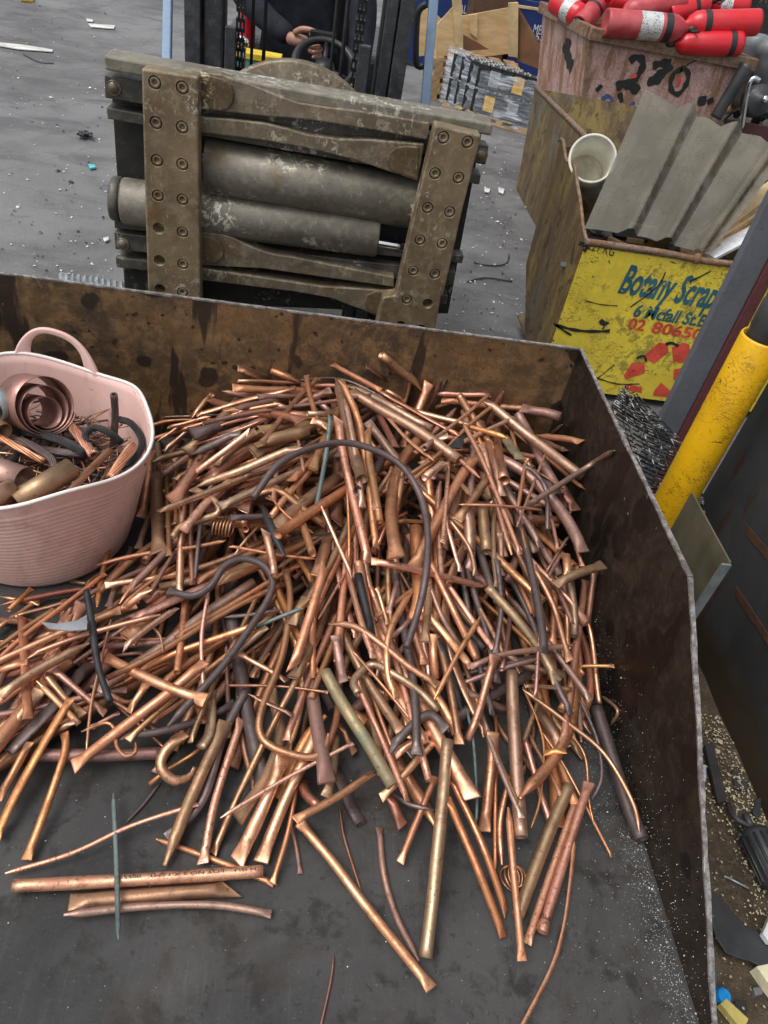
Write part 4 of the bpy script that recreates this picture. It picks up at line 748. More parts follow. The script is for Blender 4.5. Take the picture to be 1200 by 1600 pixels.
# steel scrap to the right of the pink skip
def rod(nm, lb, cat, pts, dpx, Y, mt, n=14, dome=False):
    P = [atY(x, y, Y) for x, y in pts]; r = dpx / 2 * depth(P[0]) / F; mb = MB()
    if dome:
        L = np.linalg.norm(P[1] - P[0]); mb.lathe([(.001, -r * .5), (r * .6, -r * .38), (r * .95, -.02), (r, .03), (r, L - .03), (r * .9, L), (r * .5, L + r * .3), (.001, L + r * .35)], P[0], P[1] - P[0], 24)
    else: mb.tube(catmull(P, .02), r, n)
    return tag(mb.build(nm, M[mt]), lb, cat)
rod('gas_cylinder', 'grey dented gas cylinder behind the right end of the pink skip', 'gas cylinder', [(1182, 62), (1158, 160)], 36, 5.95, 'tank_grey', dome=True)
rod('gas_cylinder', 'larger pale grey tank cut by the right edge above the wheel hub', 'gas cylinder', [(1206, 70), (1200, 150)], 48, 5.75, 'tank_grey', dome=True)
rod('steel_pipe', 'thick dark pipe leaning along the right side of the pink skip', 'pipe', [(1168, 100), (1118, 184)], 19, 5.33, 'tank_dark')
rod('chrome_tube', 'bent chrome tube standing beside the dark wheel hub', 'tube', [(1159, 200), (1164, 165), (1171, 130), (1178, 122), (1186, 126)], 7, 5.25, 'chrome')
c = atY(1190, 156, 5.3); hb = thing('wheel_hub', 'round dark steel hub at the right edge under the grey tank', 'hub', c); mb = MB(); mb.lathe([(.001, -.02), (.03, -.02), (.035, 0), (.085, .01), (.095, .03), (.095, .09), (.001, .09)], c, (-.1, 1, -.35), 26); mb.build('drum', M['tank_dark'], hb); MB().lathe([(.001, -.05), (.02, -.05), (.022, -.02), (.001, -.02)], c, (-.1, 1, -.35), 10).build('nut', M['chrome'], hb)
q = atY(1120, 165, 5.62); bz = q[2] - .05; mk = thing('maroon_skip', 'dark maroon skip holding steel scrap right of the pink skip', 'skip', (q[0] + .6, 6.0, G))
MB().span((q[0] + .05, 5.50, G), (q[0] + 1.3, 5.515, bz)).build('front_panel', M['maroon_bin'], mk); MB().span((q[0] + .05, 5.516, bz - .12), (q[0] + 1.3, 6.6, bz - .1)).build('scrap_fill', M['clamp_rail'], mk)
mb = MB()
for i in range(60):
    c = (q[0] + rnd.uniform(.05, 1.3), rnd.uniform(5.55, 6.5), bz + rnd.uniform(-.1, .12)); d = np.array([rnd.uniform(-1, 1), rnd.uniform(-1, 1), rnd.uniform(-.4, .6)]); d = nrm(d) * rnd.uniform(.06, .2); mb.tube([np.array(c) - d, np.array(c) + d], rnd.uniform(.008, .035), 8, True, rnd.choice([0, 0, 1, 2]))
tag(mb.build('steel_scrap', [M['tank_dark'], M['tank_grey'], M['old_wood']]), 'heap of mixed pipes and fittings right of the pink skip', 'scrap', kind='stuff')

# ---------------------------------------------------------------- batteries on a pallet
P0, P1, P2 = atZ(738, 187, G), atZ(828, 213, G), atZ(688, 165, G); ex, ey = P1 - P0, P2 - P0; Lx, Ly = np.linalg.norm(ex), np.linalg.norm(ey); ex /= Lx; ey /= Ly; ez = nrm(ey - ex * (ex @ ey))
MW = np.array([ex, ez, [0, 0, 1]]).T; zt = zat(P0[0], P0[1], 97); pb = G + .055
bp = thing('pallet', 'wooden pallet under the wrapped car batteries', 'pallet', P0)
for k in range(3): MB().box(P0 + ex * Lx / 2 + ey * Ly * (.06 + .44 * k) + [0, 0, .012], (Lx, .05, .018), MW).build('bottom_board', M['pallet_wood'], bp)
for k in range(3):
    for j in range(3): MB().box(P0 + ex * Lx * (.08 + .42 * j) + ey * Ly * (.06 + .44 * k) + [0, 0, .034], (.06, .05, .025), MW).build('block', M['pallet_wood'], bp)
for k in range(5): MB().box(P0 + ex * Lx * (.07 + .215 * k) + ey * Ly / 2 + [0, 0, .052], (.075, Ly * .5, .010), MW).build('deck_board', M['pallet_wood'], bp)
NX_, NY_ = 5, 4; sx, sy, sz = Lx / NX_, Ly / NY_, (zt - pb - .01) / 2; sk = abs(ey @ ez)
ba = thing('car_battery', 'x', 'battery', (0, 0, 0)); MB().box((0, 0, sz * .42), (sx * .95, sy * sk * .96, sz * .84)).build('case', M['battery_black'], ba, .003); MB().box((0, 0, sz * .89), (sx * .97, sy * sk * .98, sz * .09)).build('lid', M['battery_black'], ba, .003)
for s_ in (-1, 1): MB().lathe([(.009, 0), (.007, .016), (.001, .016)], (s_ * sx * .3, -sy * sk * .25, sz * .935), (0, 0, 1), 10).build('terminal', M['lead'], ba)
MB().box((0, sy * sk * .12, sz * .955), (sx * .7, sy * sk * .16, .012)).build('vent_cap', M['tank_grey'], ba)
first = True; bgp = 'car batteries stacked on the wrapped pallet'
for L_ in (0, 1):
    for i in range(NX_):
        for j in range(NY_):
            if L_ == 0 and i > 0 and j > 0: continue
            o = ba if first else copy_tree(ba); first = False
            c = P0 + ex * sx * (i + .5) + ey * sy * (j + .5); o.location = (c[0], c[1], pb + .006 + L_ * sz); o.rotation_euler = (0, 0, math.atan2(ex[1], ex[0])); o['group'] = bgp
            o['label'] = 'black car battery, %s layer, %s row, %s from the left on the pallet' % (('lower', 'top')[L_], ('front', 'second', 'third', 'back')[j], ('first', 'second', 'third', 'fourth', 'fifth')[i])
            spec = {(1, 1): ('battery_grey', 'car battery with pale grey label in the top layer under film'), (1, 3): ('battery_yellow', 'car battery with orange yellow label in the top layer under film'), (0, 1): ('battery_yellow', 'car battery with yellow label in the lower layer by the pallet edge'), (0, 3): ('battery_grey', 'car battery with pale grey label in the lower layer under film')}
            if j == 0 and (L_, i) in spec:
                mt, lb = spec[(L_, i)]; o['label'] = lb; k = MB(); k.box((0, -sy * sk * .483, sz * .46), (sx * .86, .003, sz * .62)); k.build('label_sheet', M[mt], loc=(0, 0, 0)).parent = o
            if i == 0 and j == 2: o['label'] = 'battery with pale face on the left side of the pallet, %s layer' % ('top' if L_ else 'lower'); k = MB(); k.box((-sx * .478, 0, sz * .46), (.003, sy * sk * .8, sz * .6)); k.build('label_sheet', M['battery_grey'], loc=(0, 0, 0)).parent = o
mb = MB(); rr = random.Random(3)
def film(a, b, zt0, zt1, nrmv, nu=18, nv=14):
    vs = []
    for j in range(nv + 1):
        for i in range(nu + 1):
            u, v = i / nu, j / nv; top = zt0 + (zt1 - zt0) * u; e = 0 if i in (0, nu) else 1
            vs.append(a + (b - a) * u + nrmv * (.012 + e * rr.uniform(-.005, .008) + .010 * math.sin(j * 2.1 + i * .7) * e) + [0, 0, pb - .03 + (top - pb + .03) * v + rr.uniform(-.006, .006)])
    mb.add(vs, [[j * (nu + 1) + i, j * (nu + 1) + i + 1, (j + 1) * (nu + 1) + i + 1, (j + 1) * (nu + 1) + i] for j in range(nv) for i in range(nu)], True)
f0, f1, f2, f3 = [np.array([q[0], q[1], 0]) for q in (P0, P0 + ex * Lx, P0 + ey * Ly, P0 + ex * Lx + ey * Ly)]
film(f0 - ex * .012, f1 + ex * .012, zt - .055, zt - .03, -ey); film(f0 - ey * .012, f2 + ey * .012, zt - .055, zt + .03, -ex); film(f1, f3, zt - .03, zt, ex); film(f2, f3, zt + .03, zt, ey)
tag(mb.build('stretch_wrap', M['stretch_film'], fix=False), 'clear wrinkled stretch film wrapped around the pallet of batteries', 'film')
# pallets, plywood crate and bins behind
def pallet(x0, y0, z0, lx, ly, lb):
    t = thing('pallet', lb, 'pallet', (x0, y0, z0), 'weathered pallets stacked under the plywood crate'); hh = .05
    for k in range(3): MB().span((x0, y0 + ly * k * .45, z0), (x0 + lx, y0 + ly * k * .45 + .06, z0 + .012)).build('bottom_board', M['old_wood'], t); MB().span((x0, y0 + ly * k * .45, z0 + .0125), (x0 + .08, y0 + ly * k * .45 + .06, z0 + hh)).build('block', M['old_wood'], t); MB().span((x0 + lx - .08, y0 + ly * k * .45, z0 + .0125), (x0 + lx, y0 + ly * k * .45 + .06, z0 + hh)).build('block', M['old_wood'], t)
    for k in range(6): MB().span((x0 + lx * k / 6, y0, z0 + hh + .0005), (x0 + lx * k / 6 + lx * .12, y0 + ly, z0 + hh + .012)).build('deck_board', M['old_wood'], t)
    return z0 + hh + .0125
xl = atY(679, 90, 7.25)[0]; ztop = zat(xl, 7.25, 84); z_ = G + .002; k = 0
npal = max(2, int((ztop - G) / .065))
for k in range(npal): z_ = pallet(xl + (.02 if k % 2 else 0), 7.25, z_, .85, .6, ('lowest', 'second', 'third', 'fourth', 'fifth', 'sixth', 'seventh')[min(k, 6)] + ' weathered pallet from the ground under the plywood crate')
cr = thing('plywood_crate', 'open plywood crate with pine corner posts behind the batteries', 'crate', (xl + .4, 7.5, z_))
MB().pY([(683, 38), (712, 6), (714, 84), (681, 90)], 7.28, .02).build('side_panel', M['plywood'], cr); MB().pY([(706, -12), (721, -14), (724, 84), (712, 84)], 7.245, .034).build('corner_post', M['pine'], cr)
MB().pY([(722, 25), (795, 12), (794, 84), (760, 88), (724, 80)], 7.62, .02).build('back_panel', M['plywood'], cr); MB().pY([(733, 24), (746, 22), (746, 60), (735, 52)], 7.60, .018).build('batten', M['pine'], cr)
MB().pY([(795, 5), (810, 4), (809, 90), (795, 88)], 7.25, .034).build('corner_post', M['pine'], cr)
MB().add([atY(809, 9, 7.29), atY(856, 88, 7.05), atY(853, 112, 7.05), atY(808, 95, 7.29)], [(0, 1, 2, 3)]).prism([atY(809, 9, 7.30), atY(856, 88, 7.06), atY(853, 112, 7.06), atY(808, 95, 7.30)], (0, .015, 0)).build('side_panel', M['shaded_ply'], cr)  # inside face of the crate, painted dark for the shadow on it
MB().pY([(724, 54), (764, 77), (724, 80)], 7.5, .02).build('inner_shadow', M['shaded_ply'], cr); MB().pY([(810, 8), (850, 14), (850, 18), (810, 12)], 7.7, .03).build('top_rail', M['pine'], cr)  # dark triangle added as the shadow inside the crate, then the pine rail
tag(MB().pY([(650, 16), (672, 13), (690, 30), (684, 84), (655, 88)], 7.75, .02).build('plywood_sheet', M['plywood']), 'loose plywood sheet behind the blue guard post and crate', 'plywood')
def skipbox(nm, lb, x0, x1, ytop, Y, mt, dpt=1.2, text=None):
    a, b = atY(x0, ytop, Y), atY(x1, ytop, Y); t = thing(nm, lb, 'skip', ((a[0] + b[0]) / 2, Y + .5, G)); z1 = a[2]
    MB().span((a[0], Y, G + .04), (b[0], Y + .012, z1)).build('front_panel', M[mt], t); MB().span((a[0], Y + .0125, G + .04), (a[0] + .012, Y + dpt, z1)).build('side_panel', M[mt], t); MB().span((b[0] - .012, Y + .0125, G + .04), (b[0], Y + dpt, z1)).build('side_panel', M[mt], t); MB().span((a[0], Y + dpt + .0005, G + .04), (b[0], Y + dpt + .012, z1)).build('back_panel', M[mt], t)
    MB().span((a[0] - .02, Y - .02, z1 + .001), (b[0] + .02, Y + .03, z1 + .05)).build('rim', M[mt], t)
    for s_, p0, p1, hp in text or []:
        mb = MB(); letter(mb, s_, atY(*p0, Y - .004), atY(*p1, Y - .004), up, hp * depth(a) / F / .8); mb.build('lettering', M['white_text'], t)
skipbox('blue_skip', 'blue skip with white METALS lettering behind the plywood crate', 640, 747, -40, 8.6, 'blue_skip', text=[('AL METALS', (717, 20), (763, 27), 9)])
skipbox('blue_skip', 'blue skip with white METALS lettering left of the pink skip', 812, 960, 8, 8.3, 'blue_skip', text=[('METALS', (832, 52), (868, 58), 10), ('555 5', (836, 62), (866, 67), 7)])
skipbox('brown_skip', 'rusty brown skip between the two blue skips', 748, 812, -30, 8.2, 'brown_skip')
skipbox('brown_skip', 'dark rusty container far behind the extinguishers', 962, 1420, -120, 8.4, 'clamp_back')
# ---------------------------------------------------------------- between the bin and the plate wall
def lerp(a, b, t): return a + (b - a) * t
def poly_at(pts, t):
    t *= len(pts) - 1; i = min(int(t), len(pts) - 2); return lerp(np.asarray(pts[i], float), np.asarray(pts[i + 1], float), t - i)
wm = thing('wire_mesh', 'stack of black wire mesh sheets with worn bright edges beside the bin', 'wire mesh', (.9, 1.4, G))
Lp = [dep(976, 602, 2.04), dep(955, 632, 2.0), dep(985, 735, 1.96), dep(1030, 835, 1.92), dep(1056, 908, 1.89)]
Rp = [dep(984, 604, 2.04), dep(1072, 695, 2.02), dep(1098, 770, 1.98), dep(1102, 800, 1.95), dep(1064, 912, 1.90)]
for ly in range(2):
    mb = MB(); off = np.array([.002 * ly, .004 * ly, -.022 * ly]); NW = 44
    for i in range(NW):
        t = (i + .5 * ly) / NW; a, b = poly_at(Lp, t) + off, poly_at(Rp, t) + off; k = (a + b) / 2 + [0, 0, -.012]
        mb.tube(catmull([a, k + [rnd.uniform(-.002, .002)] * 3, b], .05), .0019, 5)
    for s_ in (.02, .2, .42, .62, .82, .98): mb.tube([lerp(poly_at(Lp, t), poly_at(Rp, t), s_) + off + [0, 0, -.010 * 4 * s_ * (1 - s_)] for t in np.linspace(.03, .99, 26)], .0019, 5)
    mb.build('mesh_sheet', M['mesh_wire' if ly == 0 else 'chain_steel'], wm)
gp = thing('galvanised_tray', 'galvanised sheet metal tray standing on edge between the bin and wall', 'tray', (.9, 1.3, G))
MB().span((.893, 1.016, G + .006), (.897, 1.235, .376)).build('face', M['galv_dirty'], gp); MB().span((.877, 1.010, G + .006), (.897, 1.0155, .372)).build('flange', M['galv'], gp); MB().span((.866, 1.0, G + .006), (.900, 1.0095, G + .05)).build('foot_flange', M['galv'], gp)
GZ = G + .012
def flat(nm, lb, cat, pts, mt, h=.008, z=GZ, tilt=0, bevel=.0015):
    q = [atZ(x, y, z + tilt * i) for i, (x, y) in enumerate(pts)]; return tag(MB().prism(q, (0, 0, h)).build(nm, M[mt], bevel=bevel), lb, cat)
flat('flat_bar', 'dark flat steel bar lying in the dirt beside the bin wall', 'bar', [(1098, 1166), (1111, 1164), (1133, 1254), (1119, 1259)], 'dark_bar', .012, GZ + .01)
flat('shard', 'pale lavender plastic shard against the bin wall', 'shard', [(1097, 1195), (1102, 1197), (1103, 1215), (1099, 1230), (1095, 1222)], 'pale_shard', .004, GZ + .02)
flat('plastic_scrap', 'black triangular plastic scrap in the pale shavings', 'scrap', [(1142, 1204), (1150, 1207), (1166, 1225), (1167, 1237), (1147, 1234)], 'rubber', .006)
flat('plastic_scrap', 'small torn black scrap above the black motor in the dirt', 'scrap', [(1178, 1252), (1186, 1250), (1185, 1275), (1180, 1285), (1172, 1272)], 'rubber', .012)
o = flat('rubber_flap', 'large curved black rubber flap lying in the dirt by the bin wall', 'rubber', [(1106, 1392), (1122, 1402), (1140, 1425), (1165, 1450), (1190, 1462), (1215, 1475), (1225, 1520), (1200, 1520), (1172, 1504), (1150, 1498), (1132, 1490), (1118, 1468), (1109, 1440)], 'rubber', .006, GZ + .02)
flat('plastic_offcut', 'white plastic panel piece at the right edge above the foam', 'panel', [(1186, 1462), (1200, 1430), (1215, 1430), (1215, 1480), (1196, 1476)], 'white_panel', .015, GZ + .03)
flat('foam_block', 'cream foam block with torn edge near the lower right corner', 'foam', [(1170, 1518), (1189, 1514), (1206, 1530), (1212, 1556), (1200, 1560), (1186, 1542)], 'foam_cream', .03, GZ)
flat('foam_strip', 'yellow foam strip beside the blue cap in the lower right corner', 'foam', [(1118, 1573), (1127, 1565), (1162, 1597), (1155, 1612), (1148, 1610)], 'foam_yellow', .02, GZ)
flat('plastic_strip', 'dull blue plastic strip squeezed against the bin wall', 'strip', [(1111, 1513), (1119, 1518), (1117, 1545), (1112, 1543)], 'blue_dull', .006, GZ + .01)
c = atZ(1122, 1556, GZ); cb = MB(); cb.lathe([(.001, 0), (.014, 0), (.014, .016), (.011, .02), (.001, .02)], c, (.25, -.3, 1), 8, smooth=False); tag(cb.build('bottle_cap', M['cap_blue']), 'bright blue plastic cap on the dirt beside the yellow foam', 'cap')
flat('plastic_scrap', 'dark grey scrap beside the yellow foam strip', 'scrap', [(1144, 1566), (1160, 1565), (1165, 1580), (1158, 1597), (1146, 1580)], 'dark_bar', .01)
flat('plastic_scrap', 'grey crumpled scrap under the cream foam', 'scrap', [(1172, 1546), (1184, 1545), (1188, 1556), (1176, 1560)], 'tank_grey', .012)
mb = MB(); mb.tube([atZ(1133, 1369, GZ), atZ(1170, 1388, GZ + .004)], .0022, 6); tag(mb.build('thin_rod', M['galv']), 'thin pale metal rod lying on the dirt', 'rod')
a, b = atZ(1178, 1300, GZ + .035), atZ(1222, 1390, GZ + .035); mo = thing('motor', 'black ribbed motor lying on its side at the right edge', 'motor', (a + b) / 2 - [0, 0, .03]); ax = nrm(b - a); mb = MB(); L = np.linalg.norm(b - a)
mb.lathe([(.001, -.004), (.028, -.002), (.032, .008), (.032, L - .01), (.02, L)], a, ax, 26); u_ = nrm(np.cross(ax, (0, 0, 1))); v_ = np.cross(u_, ax)
for k in range(14): q_ = .033 * (math.cos(k * .4488) * u_ + math.sin(k * .4488) * v_); mb.tube([a + ax * .012 + q_, a + ax * (L - .015) + q_], .0032, 6)
mb.build('housing', M['rubber'], mo); mb = MB(); mb.tube([a - ax * .01, a - ax * .04], .008, 8); mb.tube(catmull([a - ax * .01, a + np.array([-.03, .03, .0]), a + np.array([-.02, .07, -.02])], .01), .006, 7); mb.tube([a + np.array([-.035, -.004, -.01]), a + np.array([.0, .0, 0])], .005, 7); mb.build('shaft', M['rubber'], mo)
def flakes(nm, lb, cat, pts, mt, smin, smax, seed):
    r_ = random.Random(seed); mb = MB()
    for P in pts:
        s_ = r_.uniform(smin, smax) * (2 if r_.random() < .06 else 1); a = r_.uniform(0, 6.28); e = s_ * r_.uniform(.25, 1); u = np.array([math.cos(a), math.sin(a), r_.uniform(-.3, .3)]) * s_; v = np.array([-math.sin(a), math.cos(a), r_.uniform(-.3, .3)]) * e; P = np.asarray(P, float)
        mb.add([P - u, P + v * .8, P + u * .9, P - v + [0, 0, s_ * .35], P + [0, 0, s_ * .5]], [(0, 1, 4), (1, 2, 4), (2, 3, 4), (3, 0, 4)])
    return tag(mb.build(nm, M[mt], fix=False), lb, cat, kind='stuff')
r2 = random.Random(5)
pts = []
while len(pts) < 2000:
    x, y = r2.uniform(.76, 1.112), r2.uniform(.15, 1.0); wgt = .12 + .9 * math.exp(-((1.08 - x) / .07) ** 2) * (1 if y > .5 else .3)
    if r2.random() < wgt: pts.append((x, y, G + .016 + .006 * r2.random()))
flakes('shavings', 'pale metal and wood shavings scattered on the brown dirt', 'shavings', pts, 'shaving', .0012, .0042, 6)
pts = []
while len(pts) < 2600:      # white grit in the bin along the right wall
    y = r2.uniform(.16, .95); d = abs(r2.gauss(0, .045)) if r2.random() < .6 else r2.expovariate(7); x = BX - .006 - d * (.5 if .25 < y < .65 else 1.3)
    if x > .2: pts.append((x, y, .0008))
for _ in range(500): pts.append((BX - .002, r2.uniform(.3, 1.1), abs(r2.gauss(0, .07)) + .002))
flakes('grit', 'fine white grit spilled on the bin floor along the right wall', 'grit', pts, 'salt', .0004, .0011, 7)
pts = [(r2.uniform(-.9, .7), r2.uniform(.15, .75), .0008) for _ in range(200)]
flakes('grit', 'scattered pale specks on the steel floor at the front of the bin', 'grit', pts, 'salt', .0005, .0014, 8)
pts = []
for _ in range(230):
    x, y = r2.uniform(-60, 280), r2.uniform(-40, 430); pts.append(atZ(x, y, G + .004))
for _ in range(160): pts.append(atZ(r2.uniform(690, 830), r2.uniform(200, 520), G + .004))
flakes('litter', 'small white scraps scattered over the concrete yard', 'litter', pts, 'chips_white', .0025, .010, 9)
pts = [atZ(r2.uniform(-60, 280), r2.uniform(-40, 430), G + .004) for _ in range(220)] + [atZ(r2.uniform(690, 830), r2.uniform(200, 520), G + .004) for _ in range(80)]
flakes('litter', 'small dark crumbs scattered over the concrete yard', 'litter', pts, 'rubber', .003, .011, 10)
mb = MB()
for k in range(7):
    P = [atZ(133 + r2.uniform(-13, 13), 209 + r2.uniform(-4, 4), G + .012 + r2.uniform(0, .02)) for _ in range(4)]; mb.tube(catmull(P, .02), .006, 6)
tag(mb.build('wire_tangle', M['rubber']), 'small black wire tangle lying on the open concrete', 'wire')
flat('plastic_bit', 'small turquoise plastic bit on the concrete', 'plastic bit', [(138, 259), (148, 260), (150, 264), (141, 265)], 'turquoise', .01, G + .006)
for pl, lb in (([(756, 294), (766, 297), (764, 302), (757, 301)], 'white paper scrap right of the clamp'), ([(778, 294), (788, 297), (786, 304), (779, 301)], 'white paper scrap nearest the far yellow skip'), ([(161, 374), (170, 372), (170, 377), (164, 379)], 'white paper scrap left of the clamp near the bin'), ([(135, 30), (146, 32), (145, 35), (136, 34)], 'pale flat scrap far up the yard'), ([(138, 38), (180, 41), (178, 46), (142, 43)], 'long pale torn scrap far up the yard'), ([(0, 68), (40, 72), (83, 79), (82, 82), (30, 78), (0, 73)], 'long pale torn strip at the left of the yard')): flat('paper_scrap', lb, 'scrap', pl, 'chips_white', .008, G + .006)
flat('plastic_bit', 'small yellow offcut at the top left of the yard', 'plastic bit', [(33, -4), (52, -2), (52, 3), (33, 2)], 'stripe_yellow', .03, G + .006)
for P, lb in (([(740, 410), (765, 415), (790, 412), (796, 398)], 'thin black wire curving on the concrete near the clamp'), ([(730, 440), (760, 434), (800, 440)], 'thin dark wire on the concrete below the curved wire'), ([(36, 84), (50, 92), (66, 98), (84, 99)], 'dark strip of rubber on the yard at left')):
    mb = MB(); mb.tube(catmull([atZ(x, y, G + .007) for x, y in P], .03), .0035, 6); tag(mb.build('wire', M['rubber']), lb, 'wire')
mb = MB(); r3 = random.Random(4); nu = 22; vs = []
for i in range(nu + 1):
    for j in range(3): p_ = atZ(92 + i * 4.7, 428 + i * .75 + j * 8, G + .05); vs.append(p_ + [0, 0, .010 * (i % 2) + r3.uniform(0, .008)])
mb.add(vs, [[i * 3 + j, i * 3 + j + 1, i * 3 + j + 4, i * 3 + j + 3] for i in range(nu) for j in range(2)]); tag(mb.build('crumpled_strip', M['galv'], fix=False), 'crumpled bright metal strip on the ground behind the bin', 'strip')
# ---------------------------------------------------------------- the copper heap: pipes dropped one by one on a height map
gr = .005; X0, Y0_ = -1.05, .05; NXh, NYh = 360, 340
HM = np.zeros((NXh, NYh))
def hget(P): 
    i = np.clip(((P[:, 0] - X0) / gr).astype(int), 0, NXh - 1); j = np.clip(((P[:, 1] - Y0_) / gr).astype(int), 0, NYh - 1); return HM[i, j]
def hput(P, r):
    k = int(math.ceil(r / gr)); o = np.arange(-k, k + 1); ox, oy = np.meshgrid(o, o, indexing='ij'); dz = r * r - (ox * gr) ** 2 - (oy * gr) ** 2; ok = dz > 0
    ox, oy, dz = ox[ok], oy[ok], np.sqrt(dz[ok])
    i = ((P[:, 0] - X0) / gr).astype(int)[:, None] + ox; j = ((P[:, 1] - Y0_) / gr).astype(int)[:, None] + oy; z = P[:, 2][:, None] + dz
    m_ = (i >= 0) & (i < NXh) & (j >= 0) & (j < NYh); np.maximum.at(HM, (i[m_], j[m_]), z[m_])
def hray(x, y):      # where the line of sight meets the heap
    d = ray(x, y); t0, t1 = (.62 - H) / d[2], (0 - H) / d[2]; t = np.linspace(t0, t1, 160); Q = CO + d * t[:, None]; h = hget(Q); k = np.argmax(Q[:, 2] <= h + 1e-6)
    return Q[k] if Q[k, 2] <= h[k] + 1e-6 else Q[-1]
def settle(P, r, sink=.35):       # P: N x 2 path; returns z along it, resting on the two supports either side of its middle
    d = P[-1] - P[0]; L = np.linalg.norm(d)
    if L < 1e-4: d, L = np.array([1., 0]), 1
    d = d / L; s_ = (P - P[0]) @ d; nrm2 = np.array([-d[1], d[0]])
    hh = np.maximum(hget(P), np.maximum(hget(P + nrm2 * r * .75) - r * .34, hget(P - nrm2 * r * .75) - r * .34)) + r * (1 - sink)
    hh = np.maximum(hh, r)
    o_ = np.argsort(s_); S, Hh = s_[o_], hh[o_]; mid = S.mean(); hull = []
    for a, b in zip(S, Hh):
        while len(hull) >= 2 and (hull[-1][1] - hull[-2][1]) * (a - hull[-2][0]) <= (b - hull[-2][1]) * (hull[-1][0] - hull[-2][0]): hull.pop()
        hull.append((a, b))
    for (a, za), (b, zb_) in zip(hull[:-1], hull[1:]):
        if a <= mid <= b: sl = (zb_ - za) / max(b - a, 1e-6); sl = max(-.5, min(.5, sl)); break
    else: sl, a, za = 0, mid, Hh.max()
    base = np.max(Hh - sl * S); z = base + sl * s_
    return z
def rest(P, r, cap, lift):            # for the traced pipes: lie along the heap, pressed into it a little
    n_ = np.array([-(P[-1] - P[0])[1], (P[-1] - P[0])[0]]); n_ = n_ / (np.linalg.norm(n_) + 1e-9); hh = np.maximum(np.maximum(hget(P), np.maximum(hget(P + n_ * r * .7), hget(P - n_ * r * .7)) - r * .3) + r * .75, r)
    d = P[-1] - P[0]; d = d / (np.linalg.norm(d) + 1e-9); s_ = (P - P[0]) @ d; s_ = s_ - s_.mean(); m_ = hh.mean(); sl = (s_ @ (hh - m_)) / (s_ @ s_ + 1e-9); sl = max(-.42, min(.42, sl)); z = m_ + sl * s_; z = z + min(max(0, (hh - z).max()) * .85, lift)
    return np.maximum(np.minimum(z, np.array([target(*q) for q in P]) + cap), r)
